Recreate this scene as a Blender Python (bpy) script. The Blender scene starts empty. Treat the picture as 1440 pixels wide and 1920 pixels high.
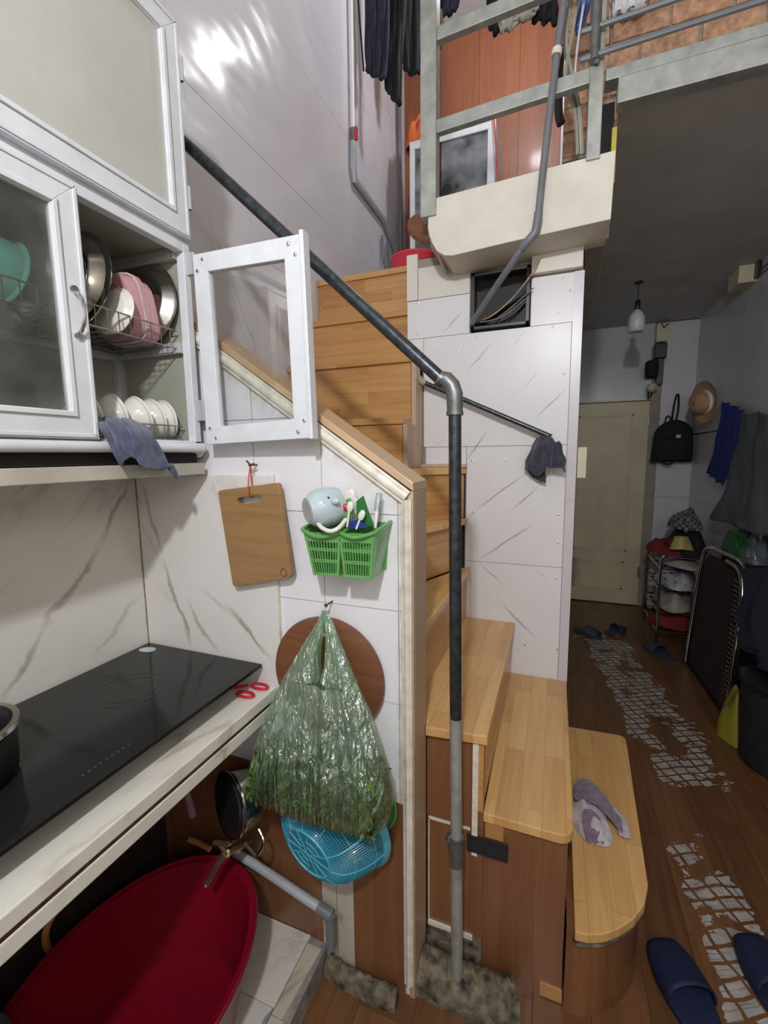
import bpy, bmesh, math, random
from mathutils import Vector, Matrix
R = random.Random(7)
sc = bpy.context.scene
COL = sc.collection
PI = math.pi
# ------------------------------------------------------------------ camera (solved from the photograph's vanishing points)
FPX, YAW, PIT, ROL = 826.6, .37059, .12857, -.01211
EYE = Vector((0, 0, 1.48))
fw = Vector((-math.sin(YAW)*math.cos(PIT), math.cos(YAW)*math.cos(PIT), -math.sin(PIT)))
_r = Vector((math.cos(YAW), math.sin(YAW), 0)); _u = _r.cross(fw)
RT = _r*math.cos(ROL) + _u*math.sin(ROL)
UP = -_r*math.sin(ROL) + _u*math.cos(ROL)
cam = bpy.data.cameras.new('camera'); cob = bpy.data.objects.new('camera', cam); COL.objects.link(cob)
cob.matrix_world = Matrix(((RT.x, UP.x, -fw.x, EYE.x), (RT.y, UP.y, -fw.y, EYE.y), (RT.z, UP.z, -fw.z, EYE.z), (0, 0, 0, 1)))
cam.sensor_width = 36; cam.sensor_fit = 'AUTO'; cam.lens = FPX/1920*36; cam.clip_start = .02
sc.camera = cob
# ------------------------------------------------------------------ world, lamps, exposure
w = bpy.data.worlds.new('world'); sc.world = w; w.use_nodes = True
w.node_tree.nodes['Background'].inputs[0].default_value = (.55, .58, .65, 1)
w.node_tree.nodes['Background'].inputs[1].default_value = .10
def lamp(name, loc, power, col, rad):
    l = bpy.data.lights.new(name, 'POINT'); l.energy = power; l.color = col; l.shadow_soft_size = rad
    o = bpy.data.objects.new(name, l); o.location = loc; COL.objects.link(o); return o
lamp('kitchen_bulb_light', (0.0, -.6, 2.5), 62, (.955, .975, 1), .05)
lamp('loft_bulb_light', (-.25, 2.75, 4.15), 14, (.97, .97, 1), .06)
lamp('added_fill_light', (.95, -.9, 2.2), 9, (1, .98, .96), .16)  # added lamp without a visible source, lifts the dim soffit and back room
sc.view_settings.view_transform = 'Standard'; sc.view_settings.look = 'None'
sc.view_settings.gamma = 1; sc.view_settings.use_curve_mapping = False
sc.view_settings.exposure = .74

# ------------------------------------------------------------------ pixel -> point on a known plane
def ray(u, v): return RT*((u-720)/FPX) + UP*(-(v-960)/FPX) + fw
def on(ax, val, u, v):
    d = ray(u, v); return EYE + d*((val-EYE[ax])/d[ax])
def BX(x, u, v): return on(0, x, u, v)
def BY(y, u, v): return on(1, y, u, v)
def BZ(z, u, v): return on(2, z, u, v)

# ------------------------------------------------------------------ materials
class N:
    def __init__(s, name):
        s.m = bpy.data.materials.new(name); s.m.use_nodes = True; s.t = s.m.node_tree
        s.b = s.t.nodes['Principled BSDF']; s.out = s.t.nodes['Material Output']
    def n(s, ty, **kw):
        x = s.t.nodes.new(ty)
        for k, v in kw.items():
            if k.startswith('i_'):
                kk = k[2:]; kk = int(kk) if kk.isdigit() else kk
                s.put(x.inputs[kk], v)
            else: setattr(x, k, v)
        return x
    def put(s, sock, v):
        if hasattr(v, 'is_output') or isinstance(v, bpy.types.NodeSocket): s.t.links.new(v, sock)
        elif isinstance(v, (tuple, list)) and len(v) == 3 and sock.type == 'RGBA': sock.default_value = (*v, 1)
        else: sock.default_value = v
    def math(s, op, a, b=0., clamp=False):
        x = s.n('ShaderNodeMath', operation=op, use_clamp=clamp); s.put(x.inputs[0], a); s.put(x.inputs[1], b); return x.outputs[0]
    def pos(s): return s.n('ShaderNodeNewGeometry').outputs['Position']
    def sep(s, v):
        x = s.n('ShaderNodeSeparateXYZ'); s.put(x.inputs[0], v); return x.outputs
    def comb(s, a, b, c):
        x = s.n('ShaderNodeCombineXYZ'); s.put(x.inputs[0], a); s.put(x.inputs[1], b); s.put(x.inputs[2], c); return x.outputs[0]
    def noise(s, v, scale, det=3, dist=0., rough=.5):
        x = s.n('ShaderNodeTexNoise', i_Scale=scale, i_Detail=det, i_Distortion=dist, i_Roughness=rough); s.put(x.inputs['Vector'], v); return x.outputs[0]
    def ramp(s, f, stops):
        x = s.n('ShaderNodeValToRGB'); s.put(x.inputs[0], f); e = x.color_ramp.elements
        while len(e) < len(stops): e.new(.5)
        for q, (p, c) in zip(e, stops): q.position = p; q.color = (*c, 1) if len(c) == 3 else c
        return x.outputs[0]
    def mix(s, f, a, b, bl='MIX'):
        x = s.n('ShaderNodeMix', data_type='RGBA', blend_type=bl); s.put(x.inputs[0], f); s.put(x.inputs[6], a); s.put(x.inputs[7], b); return x.outputs[2]
    def schlick(s, normal=None, f0=.04):
        lw = s.n('ShaderNodeLayerWeight', i_Blend=.5)
        if normal is not None: s.put(lw.inputs['Normal'], normal)
        return s.math('ADD', f0, s.math('MULTIPLY', s.math('POWER', lw.outputs['Facing'], 5.), 1-f0), True)
    def bump(s, h, st, dist=.01):
        x = s.n('ShaderNodeBump', i_Strength=st, i_Distance=dist); s.put(x.inputs['Height'], h); s.t.links.new(x.outputs[0], s.b.inputs['Normal'])
    def set(s, **kw):
        for k, v in kw.items(): s.put(s.b.inputs[k.replace('_', ' ')], v)
        return s.m

def pm(name, col, rough=.5, metal=0., var=.08, vs=14., bump=0., bs=60., coat=0., spec=.5, sheen=0.):
    s = N(name); p = s.pos(); f = s.noise(p, vs, 4)
    dark = tuple(c*(1-var*1.6) for c in col); lite = tuple(min(1, c*(1+var)) for c in col)
    s.set(Base_Color=s.ramp(f, [(.3, dark), (.7, lite)]), Roughness=rough, Metallic=metal)
    s.b.inputs['Specular IOR Level'].default_value = spec
    if coat: s.set(Coat_Weight=coat, Coat_Roughness=.08)
    if sheen: s.set(Sheen_Weight=sheen)
    if bump: s.bump(s.noise(p, bs, 3), bump, .004)
    return s.m

def wood(name, lo, ac, cols, stave=(.42, .045), rough=.35, coat=.25, seam=.6, vary=.5, gr=1.):
    """lo/ac: which world axis the grain runs along / across"""
    s = N(name); x = s.sep(s.pos()); L = x['XYZ'.index(lo)]
    A = x['XYZ'.index(ac)] if len(ac) == 1 else s.math('ADD', x['XYZ'.index(ac[0])], x['XYZ'.index(ac[1])])
    v = s.comb(L, A, 0.)
    br = s.n('ShaderNodeTexBrick', i_Color1=(0, 0, 0), i_Color2=(1, 1, 1), i_Mortar=(.5, .5, .5), i_Scale=1.)
    br.inputs['Mortar Size'].default_value = .0006; br.inputs['Brick Width'].default_value = stave[0]; br.inputs['Row Height'].default_value = stave[1]
    br.offset = .37; s.put(br.inputs['Vector'], v)
    ph = s.math('MULTIPLY', br.outputs[0], 9.)
    g = s.noise(s.comb(s.math('MULTIPLY', L, 3.*gr), s.math('MULTIPLY', A, 45.*gr), ph), 1., 5, .6)
    fine = s.noise(s.comb(s.math('MULTIPLY', L, 14.), s.math('MULTIPLY', A, 420.), ph), 1., 2)
    f = s.math('ADD', s.math('MULTIPLY', g, 1-vary), s.math('MULTIPLY', br.outputs[0], vary))
    f = s.math('ADD', f, s.math('MULTIPLY', s.math('SUBTRACT', fine, .5), .16))
    c = s.ramp(f, list(zip((.15, .5, .85), cols)))
    c = s.mix(s.math('MULTIPLY', br.outputs['Fac'], seam), c, tuple(k*.35 for k in cols[0]))
    s.set(Base_Color=c, Roughness=rough, Coat_Weight=coat, Coat_Roughness=.12)
    s.bump(fine, .08, .002)
    return s.m

def vein_line(s, A, B, ln, wd, warp):
    (a0, b0), (a1, b1), k = ln; dx, dy = a1-a0, b1-b0; L = math.hypot(dx, dy); dx /= L; dy /= L
    v = s.comb(A, B, k*3.7)
    n = s.math('MULTIPLY', s.math('SUBTRACT', s.noise(v, 7., 5, 0., .62), .5), warp*2)
    pa = s.math('SUBTRACT', A, a0); pb = s.math('SUBTRACT', B, b0)
    al = s.math('ADD', s.math('MULTIPLY', pa, dx), s.math('MULTIPLY', pb, dy))
    ac = s.math('ADD', s.math('SUBTRACT', s.math('MULTIPLY', pa, dy), s.math('MULTIPLY', pb, dx)), n)
    wv = s.math('MULTIPLY', s.math('ADD', .35, s.math('MULTIPLY', s.noise(v, 11., 2), 1.6)), wd)
    m = s.math('SUBTRACT', 1., s.math('POWER', s.math('DIVIDE', s.math('ABSOLUTE', ac), wv), 1.5), True)
    e = s.math('MULTIPLY', s.math('MULTIPLY', al, 12., True), s.math('MULTIPLY', s.math('SUBTRACT', L, al), 12., True))
    return s.math('MULTIPLY', s.math('MULTIPLY', m, e), k)
def marble(name, base, vein, a, b, ang, scale=1.6, rough=.2, width=.018, dirt_or_haze=None, wav=0., stretch=.35, strength=.8, lines=(), lw=.004, warp=.02, spec=.5, soft_k=.18, mould=False, wsc=(9., 9., 3.2)):
    """a,b: the two wall axes; veins run at ang in that plane"""
    s = N(name); x = s.sep(s.pos()); A = x['XYZ'.index(a)]; B = x['XYZ'.index(b)]; C = x['XYZ'.index((set('XYZ')-{a, b}).pop())]
    ca, sa = math.cos(ang), math.sin(ang)
    l = s.math('ADD', s.math('MULTIPLY', A, ca), s.math('MULTIPLY', B, sa))
    q = s.math('SUBTRACT', s.math('MULTIPLY', B, ca), s.math('MULTIPLY', A, sa))
    v = s.comb(s.math('MULTIPLY', l, stretch), q, s.math('MULTIPLY', C, .5))
    n = s.noise(v, scale, 5, .35, .55)
    d = s.math('ABSOLUTE', s.math('SUBTRACT', n, .5))
    m = s.math('SUBTRACT', 1., s.math('DIVIDE', d, width), True)
    br = s.noise(s.pos(), scale*1.3, 2)
    br = s.math('MULTIPLY', s.math('SUBTRACT', br, .42), 5., True)
    m = s.math('MULTIPLY', m, br, True)
    soft = s.math('SUBTRACT', 1., s.math('DIVIDE', d, width*5), True)
    m = s.math('ADD', s.math('MULTIPLY', m, strength), s.math('MULTIPLY', s.math('MULTIPLY', soft, br), soft_k), True)
    for ln in lines: m = s.math('MAXIMUM', m, vein_line(s, A, B, ln, lw, warp))
    cl = s.ramp(s.noise(s.pos(), 2.2, 4), [(.3, tuple(c*.93 for c in base)), (.7, base)])
    c = s.mix(m, cl, vein)
    if dirt_or_haze:
        dn = s.math('MULTIPLY', s.math('SUBTRACT', s.noise(s.pos(), 3.1, 6, .8), .52), 4., True)
        c = s.mix(s.math('MULTIPLY', dn, .45), c, dirt_or_haze)
    if mould:   # yellowed grime on the tiles along the sloping moulding and down the upright one
        dl = s.math('DIVIDE', s.math('SUBTRACT', s.math('SUBTRACT', 1.173, s.math('MULTIPLY', x[0], .70)), x[2]), 1.22)
        ma = s.math('SUBTRACT', 1., s.math('DIVIDE', s.math('ABSOLUTE', s.math('SUBTRACT', dl, .03)), .055), True)
        mb_ = s.math('MULTIPLY', s.math('SUBTRACT', 1., s.math('DIVIDE', s.math('ABSOLUTE', s.math('ADD', x[0], .352)), .016), True), .7)
        mm_ = s.math('MULTIPLY', s.math('MAXIMUM', ma, mb_), s.math('MULTIPLY', s.math('SUBTRACT', s.noise(s.pos(), 22, 6, .4, .65), .36), 3.5, True))
        c = s.mix(mm_, c, (.50, .43, .27))
    s.set(Base_Color=c, Roughness=rough); s.b.inputs['Specular IOR Level'].default_value = spec
    if wav: s.bump(s.noise(s.comb(s.math('MULTIPLY', x[0], wsc[0]), s.math('MULTIPLY', x[1], wsc[1]), s.math('MULTIPLY', x[2], wsc[2])), 1., 2), wav, .02)
    return s.m

def glass(name, tint=(.9, .93, .93), gloss=.9, rough=.02, bump=0., dirt_or_haze=0., hazecol=(.5, .5, .48)):
    s = N(name)
    tr = s.n('ShaderNodeBsdfTransparent', i_Color=tint); gl = s.n('ShaderNodeBsdfGlossy', i_Roughness=rough, i_Color=(gloss,)*3)
    mx = s.n('ShaderNodeMixShader'); nb = None
    if bump:
        nb = s.n('ShaderNodeBump', i_Strength=bump, i_Distance=.01); s.put(nb.inputs['Height'], s.noise(s.pos(), 55, 3)); nb = nb.outputs[0]
        s.put(gl.inputs['Normal'], nb)
    s.put(mx.inputs[0], s.schlick(nb)); s.put(mx.inputs[1], tr.outputs[0]); s.put(mx.inputs[2], gl.outputs[0])
    o = mx.outputs[0]
    if dirt_or_haze:  # pale diffuse haze; on the cabinet panes it stands in for reflections
        df = s.n('ShaderNodeBsdfDiffuse', i_Color=hazecol); m2 = s.n('ShaderNodeMixShader')
        s.put(m2.inputs[0], s.math('MULTIPLY', s.math('SUBTRACT', s.noise(s.pos(), 6, 4), .3), dirt_or_haze*2.2, True))
        s.put(m2.inputs[1], o); s.put(m2.inputs[2], df.outputs[0]); o = m2.outputs[0]
    s.t.links.new(o, s.out.inputs[0]); return s.m

M = {}
M['alu'] = pm('white_aluminium', (.70, .715, .745), .33, 0, .04, 20, .03, 90)
M['alu_int'] = pm('grey_aluminium', (.44, .45, .46), .4, 0, .06)
M['cream'] = pm('cream_board', (.50, .495, .455), .55, 0, .04, 8)
M['grey_board'] = pm('grey_board', (.33, .33, .27), .6, 0, .08, 8)
M['bottom_board'] = pm('stained_board', (.46, .43, .36), .6, 0, .18, 9)
M['tile'] = marble('white_wall_tile', (.80, .785, .81), (.42, .42, .43), 'X', 'Z', .8, 1.1, .22, .004, strength=.25, soft_k=.05, mould=True)
M['slab_l'] = marble('kitchen_marble_left', (.74, .715, .665), (.30, .275, .23), 'Y', 'Z', .95, 1.35, .26, .006, dirt_or_haze=(.60, .56, .50), strength=.3, lw=.010, warp=.045,
    lines=(((.60, .88), (.70, 1.06), .7), ((.68, 1.04), (.88, 1.235), .75), ((.87, 1.225), (.985, 1.43), .75), ((.80, .90), (1.0, 1.05), .4), ((.42, .98), (.62, 1.25), .3), ((.66, .92), (.72, .95), .4)))
M['slab_b'] = marble('kitchen_marble_back', (.74, .72, .69), (.38, .33, .24), 'X', 'Z', -1.1, 1.5, .26, .006, dirt_or_haze=(.66, .62, .55), strength=.3, lw=.009, warp=.035,
    lines=(((-1.20, 1.42), (-1.13, 1.17), .8), ((-1.14, 1.18), (-1.03, .88), 1.), ((-1.06, 1.05), (-.93, .88), .8), ((-.90, 1.06), (-.735, .89), 1.), ((-1.0, 1.10), (-.86, 1.0), .4), ((-.93, 1.43), (-.88, 1.32), .6), ((-.80, 1.43), (-.77, 1.37), .6)))
M['pvc'] = marble('glossy_marble_sheet', (.69, .68, .735), (.36, .36, .40), 'Y', 'Z', 1.95, 1.7, .20, .0035, wav=1.0, stretch=.12, strength=.55, soft_k=.0, wsc=(1., 2.0, 4.2), spec=.32)
M['div'] = marble('divider_marble_sheet', (.76, .75, .755), (.36, .36, .37), 'X', 'Z', .84, 2.0, .30, .003, wav=.05, stretch=.12, strength=.15, spec=.28, soft_k=.0, lw=.0042, warp=.012,
    lines=(((-0.391, 1.828), (-0.271, 1.952), .9), ((-0.197, 1.914), (-0.129, 1.993), .9), ((-0.145, 1.742), (-0.071, 1.83), .9), ((-0.099, 1.618), (0.034, 1.744), .9), ((-0.342, 1.22), (-0.112, 1.398), .9), ((-0.181, 1.217), (-0.056, 1.348), .9), ((-0.492, 2.008), (-0.387, 2.108), .9), ((-0.538, 1.5), (-0.468, 1.559), .9), ((-0.386, 1.438), (-0.271, 1.6), .9), ((-0.317, 0.994), (-0.073, 1.181), .9), ((-0.317, 0.984), (-0.191, 0.88), .9), ((-0.223, 0.812), (-0.05, 0.653), .9), ((-0.075, 0.984), (-0.012, 0.929), .9), ((0.007, 0.509), (0.052, 0.467), .9)))
M['divc'] = marble('cream_marble_sheet', (.72, .69, .62), (.5, .45, .38), 'X', 'Z', .84, 2.0, .3, .004, strength=.3, soft_k=.03)
M['counter'] = marble('counter_marble', (.80, .77, .69), (.5, .42, .32), 'Y', 'X', .3, 2.2, .25, .02, dirt_or_haze=(.62, .55, .45))
M['oak_t'] = wood('rubberwood_tread', 'Y', 'X', ((.50, .255, .085), (.64, .375, .14), (.75, .48, .21)), (.40, .062), vary=.38)
M['oak_r'] = wood('rubberwood_riser', 'X', 'Z', ((.36, .165, .052), (.52, .27, .092), (.63, .36, .145)), (.40, .055), vary=.32)
M['oak_ry'] = wood('rubberwood_riser_side', 'Y', 'Z', ((.36, .165, .052), (.50, .25, .085), (.60, .33, .13)), (.40, .055), vary=.3)
M['oak_edge'] = wood('wood_edge', 'Z', 'XY', ((.40, .27, .18), (.50, .35, .24), (.56, .41, .30)), (.7, .09), .5, .1)
M['cap'] = wood('cap_wood', 'X', 'Y', ((.42, .26, .14), (.52, .34, .19), (.60, .41, .25)), (.7, .2), .45, .15)
M['brown'] = wood('brown_laminate', 'Z', 'XY', ((.135, .056, .023), (.20, .085, .035), (.265, .12, .052)), (1.2, .19), .32, .3, .3, .25)
M['redwood'] = wood('red_brown_panelling', 'Z', 'X', ((.22, .07, .030), (.30, .10, .045), (.36, .135, .062)), (2.5, .22), .45, .1, .4, .25)
M['trimw'] = pm('ivory_trim_paint', (.74, .69, .58), .4, 0, .12, 30, .05, 60)
M['galv'] = pm('galvanised_steel', (.20, .205, .20), .42, .7, .16, 30, .05, 120)
M['galvp'] = pm('galvanised_tube', (.40, .41, .38), .5, .45, .14, 22, .06, 140)
M['darkpipe'] = pm('dark_steel_pipe', (.075, .085, .095), .30, .75, .3, 60, .05, 200)
M['pvcpipe'] = pm('grey_plastic_pipe', (.16, .17, .185), .4, 0, .08)
M['pvcpipe2'] = pm('light_grey_plastic_pipe', (.42, .44, .47), .35, 0, .08)
M['concrete'] = pm('rough_concrete', (.17, .14, .095), .9, 0, .55, 30, .8, 70)
M['curb'] = pm('grey_curb', (.26, .245, .22), .85, 0, .3, 24, .5, 70)
M['beam'] = pm('cream_painted_concrete', (.70, .665, .575), .65, 0, .05, 9, .05, 40)
M['beam2'] = pm('dull_concrete', (.50, .47, .41), .8, 0, .12, 12, .2, 40)
M['soffit'] = pm('grey_soffit', (.54, .53, .50), .6, 0, .07, 4)
M['white'] = pm('white_plastic', (.78, .77, .75), .35, 0, .04)
M['ceramic'] = pm('white_ceramic', (.74, .72, .66), .15, 0, .03, coat=.5)
M['steel'] = pm('stainless_steel', (.55, .53, .49), .16, 1, .1)
M['wire'] = pm('wire_steel', (.34, .31, .27), .3, .9, .2)
M['chrome'] = pm('chrome', (.75, .75, .75), .12, 1, .05)
M['brass'] = pm('worn_brass', (.52, .45, .30), .25, .9, .2)
M['black'] = pm('black_plastic', (.012, .012, .013), .35, 0, .1)
M['hob'] = pm('black_glass', (.012, .013, .014), .1, 0, .05, spec=.35)
M['dark'] = pm('dark_void', (.012, .011, .011), .8, 0, .1)
M['board'] = wood('cutting_board_wood', 'X', 'Z', ((.20, .105, .040), (.30, .17, .068), (.36, .21, .09)), (1.5, .5), .55, .05, 0, .1)
M['roundboard'] = wood('round_board_wood', 'X', 'Z', ((.11, .038, .016), (.17, .062, .025), (.25, .10, .04)), (.6, .5), .5, .1, 0, .2)
M['red'] = pm('red_plastic', (.60, .018, .035), .22, 0, .06, coat=.3)
M['basin'] = pm('red_basin_plastic', (.21, .003, .016), .3, 0, .08, coat=.15)
M['pinkred'] = pm('pink_red_plastic', (.75, .05, .09), .3, 0, .05)
M['redcord'] = pm('red_cord', (.6, .06, .04), .6, 0, .1)
M['green'] = pm('green_plastic', (.115, .34, .085), .3, 0, .06, coat=.3)
M['dkgreen'] = pm('dark_green_plastic', (.02, .16, .025), .4, 0, .1)
M['cyan'] = pm('blue_plastic', (.03, .24, .35), .35, 0, .08, coat=.2)
M['cyan2'] = pm('light_blue_plastic', (.10, .43, .57), .4, 0, .06)
M['cupblue'] = pm('pale_blue_ceramic', (.47, .57, .60), .15, 0, .04, coat=.6)
M['teal'] = pm('teal_plastic', (.16, .52, .43), .35, 0, .08)
M['pink'] = pm('dusty_pink_plastic', (.58, .30, .32), .35, 0, .06)
M['denim'] = pm('slate_blue_towel', (.085, .105, .17), .95, 0, .25, 60, .5, 400, sheen=.3)
M['navytowel'] = pm('navy_towel', (.045, .047, .075), .95, 0, .25, 60, .5, 400, sheen=.3)
M['purple'] = pm('purple_towel', (.20, .14, .20), .95, 0, .2, 60, .5, 400, sheen=.3)
M['lilac'] = pm('pale_lilac_towel', (.50, .45, .47), .95, 0, .15, 40, .5, 400, sheen=.3)
M['navy'] = pm('navy_fabric', (.02, .022, .04), .9, 0, .25, 20, .3, 200)
M['blackfab'] = pm('black_fabric', (.010, .010, .012), .85, 0, .2, 30, .3, 200)
M['blue'] = pm('royal_blue_cloth', (.015, .035, .22), .9, 0, .15, 20, .3, 200)
M['greycloth'] = pm('grey_green_cloth', (.13, .145, .15), .95, 0, .12, 10, .2, 100)
M['straw'] = pm('straw', (.44, .28, .15), .8, 0, .2, 90, .5, 220)
M['slip'] = pm('navy_slipper', (.008, .013, .052), .7, 0, .2, 50, .4, 240)
M['slip2'] = pm('grey_blue_slipper', (.04, .05, .075), .7, 0, .2)
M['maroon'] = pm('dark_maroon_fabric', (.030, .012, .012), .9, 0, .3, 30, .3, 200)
M['ivory'] = pm('ivory_plastic', (.60, .54, .38), .5, 0, .06)
M['door'] = pm('cream_door_paint', (.60, .54, .34), .45, 0, .07, 5)
M['backwall'] = pm('glossy_grey_panel', (.50, .53, .55), .22, 0, .05, 3)
M['backtile'] = marble('pale_pillar_tile', (.62, .59, .62), (.45, .42, .44), 'X', 'Z', .8, 1., .3, .006, strength=.3)
M['rightwall'] = pm('pale_right_wall', (.56, .57, .57), .3, 0, .05, 3)
M['taupe'] = pm('taupe_plaster', (.34, .30, .24), .8, 0, .1, 8)
M['brick'] = pm('red_brick', (.50, .285, .175), .9, 0, .25, 40, .6, 120)
M['mortar'] = pm('brick_mortar', (.30, .27, .23), .95, 0, .2, 50, .5, 120)
M['yellow'] = pm('yellow_tape', (.55, .46, .05), .5, 0, .08)
M['yellowbag'] = pm('olive_yellow_bag', (.30, .27, .02), .5, 0, .1)
M['orange'] = pm('orange_cloth', (.62, .13, .03), .85, 0, .15)
M['redcloth'] = pm('red_cloth', (.22, .015, .02), .9, 0, .2)
M['paleclothes'] = pm('pale_fabric', (.40, .37, .31), .9, 0, .2, 12, .2, 60)
M['whitecloth'] = pm('white_fabric', (.72, .72, .76), .85, 0, .08, 12, .2, 60)
M['cable'] = pm('grey_green_cable', (.36, .34, .24), .5, 0, .1)
M['orangewire'] = pm('tan_wire', (.50, .32, .12), .5, 0, .1)
M['rust'] = pm('rusty_nail', (.13, .06, .03), .7, .3, .3, 60)
M['sticker'] = pm('silver_sticker', (.55, .66, .70), .25, .2, .2, 60)
M['rubber'] = pm('black_grip_tape', (.014, .014, .015), .8, 0, .2, 60, .5, 200)
M['bulbglass'] = pm('frosted_bulb', (.62, .64, .65), .3, 0, .03)
M['pane'] = glass('window_glass', (.93, .94, .94), .9)
M['pane_cab'] = glass('cabinet_glass', (.78, .79, .77), .8, .04, 0, .26, (.40, .41, .38))  # grey haze painted in for the bright reflection on the door glass
M['pane_dark'] = glass('dark_window_glass', (.35, .36, .37), 1., .05, .06)
M['mirrorglass'] = glass('loft_cabinet_glass', (.6, .62, .64), 1., .06, 0, .8, (.40, .42, .44))  # strong grey haze painted in for reflected light on the panes
M['clearbag'] = glass('clear_plastic', (.8, .84, .86), 1., .12, .5, .25, (.4, .44, .5))

# plaid
s = N('plaid_fabric'); p = s.pos(); ck = s.n('ShaderNodeTexChecker', i_Scale=42.); s.put(ck.inputs[0], s.n('ShaderNodeVectorRotate', i_Vector=p, i_Angle=.6).outputs[0])
s.set(Base_Color=s.mix(ck.outputs[1], (.05, .05, .055), (.20, .20, .20)), Roughness=.95); M['plaid'] = s.m
# printed bundle fabric
s = N('printed_fabric'); p = s.pos(); f = s.noise(p, 24, 3, 1.2)
s.set(Base_Color=s.ramp(f, [(.35, (.15, .07, .25)), (.45, (.45, .44, .45)), (.6, (.52, .50, .50)), (.7, (.10, .10, .10))]), Roughness=.9); M['printed'] = s.m
# tan pebble floor tiles
s = N('pebble_tile'); p = s.pos()
vo = s.n('ShaderNodeTexVoronoi', i_Scale=14., feature='F1'); s.put(vo.inputs['Vector'], p)
c = s.ramp(vo.outputs['Distance'], [(.30, (.26, .27, .28)), (.42, (.24, .24, .26)), (.46, (.62, .58, .52))])
c = s.mix(s.math('GREATER_THAN', s.noise(p, 5, 2), .47), (.60, .57, .53), c)
s.set(Base_Color=c, Roughness=.3); M['pebble'] = s.m
M['floortile'] = marble('white_floor_tile', (.68, .65, .58), (.42, .38, .32), 'X', 'Y', .5, 3., .3, .008, dirt_or_haze=(.45, .41, .34))
M['curbtile'] = marble('beige_curb_tile', (.55, .49, .40), (.33, .28, .21), 'X', 'Y', .9, 6., .4, .03, dirt_or_haze=(.36, .31, .24))

# floor planks with worn patches that show pale glue printed in a lattice
def floor_mat():
    s = N('worn_plank_floor'); x = s.sep(s.pos()); X, Y = x[0], x[1]
    oi = s.n('ShaderNodeObjectInfo').outputs['Random']
    g = s.noise(s.comb(s.math('MULTIPLY', X, 42.), s.math('MULTIPLY', Y, 3.), s.math('MULTIPLY', oi, 20.)), 1., 5, .7)
    f = s.math('ADD', s.math('MULTIPLY', g, .75), s.math('MULTIPLY', oi, .25))
    c = s.ramp(f, [(.2, (.085, .037, .016)), (.5, (.15, .066, .027)), (.8, (.215, .10, .043))])
    # worn trails: distance to two lines on the floor
    def trail(x0, y0, x1, y1, hw):
        dx, dy = x1-x0, y1-y0; L = math.hypot(dx, dy); dx /= L; dy /= L
        px = s.math('SUBTRACT', X, x0); py = s.math('SUBTRACT', Y, y0)
        al = s.math('ADD', s.math('MULTIPLY', px, dx), s.math('MULTIPLY', py, dy))
        ac = s.math('ABSOLUTE', s.math('SUBTRACT', s.math('MULTIPLY', px, dy), s.math('MULTIPLY', py, dx)))
        m = s.math('MULTIPLY', s.math('SUBTRACT', 1., s.math('DIVIDE', ac, hw)), 2.2, True)
        e = s.math('MULTIPLY', s.math('MULTIPLY', al, 5., True), s.math('MULTIPLY', s.math('SUBTRACT', L, al), 5., True))
        return s.math('MULTIPLY', m, e)
    t1 = trail(.70, 2.15, .36, 4.10, .24); t2 = trail(.60, 1.10, .56, 2.05, .15)
    t3 = trail(.475, 1.70, .46, 1.86, .035)
    t = s.math('MAXIMUM', s.math('MAXIMUM', t1, t2), t3)
    wn = s.noise(s.comb(X, Y, 0.), 5.5, 5, .5, .62)
    worn = s.math('GREATER_THAN', s.math('ADD', s.math('MULTIPLY', t, .42), s.math('MULTIPLY', s.math('SUBTRACT', wn, .5), 1.5)), .34)
    jit = s.math('MULTIPLY', s.math('SUBTRACT', s.noise(s.comb(X, Y, 7.), 6., 3), .5), .05)
    rx = s.math('ADD', jit, s.math('ADD', s.math('MULTIPLY', X, .90), s.math('MULTIPLY', Y, .44))); ry = s.math('ADD', jit, s.math('SUBTRACT', s.math('MULTIPLY', Y, .90), s.math('MULTIPLY', X, .44)))
    def line(q, sp, wd): return s.math('GREATER_THAN', s.math('ABSOLUTE', s.math('SUBTRACT', s.math('FRACT', s.math('DIVIDE', q, sp)), .5)), .5-wd)
    lat = s.math('MAXIMUM', line(rx, .062, .085), line(ry, .044, .12))
    fine = s.math('GREATER_THAN', s.noise(s.comb(s.math('MULTIPLY', rx, 8.), s.math('MULTIPLY', ry, 140.), 0.), 1., 2), .6)
    keep = s.math('MAXIMUM', lat, s.math('MULTIPLY', fine, .5))
    worn = s.math('MULTIPLY', worn, s.math('SUBTRACT', 1., keep), True)
    pale = s.ramp(s.noise(s.comb(X, Y, 0.), 16, 3), [(.3, (.30, .28, .26)), (.7, (.46, .44, .41))])
    c = s.mix(worn, c, pale)
    sc_ = s.math('GREATER_THAN', s.noise(s.comb(s.math('MULTIPLY', rx, 4.), s.math('MULTIPLY', ry, 60.), 3.), 1., 3), .74)
    c = s.mix(s.math('MULTIPLY', sc_, s.math('MULTIPLY', t, .35)), c, (.42, .36, .30))
    s.set(Base_Color=c, Roughness=s.math('ADD', .34, s.math('MULTIPLY', worn, .3)))
    s.bump(s.math('ADD', s.math('MULTIPLY', worn, -1.), s.math('MULTIPLY', g, .15)), .25, .004)
    return s.m
M['floor'] = floor_mat()

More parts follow.
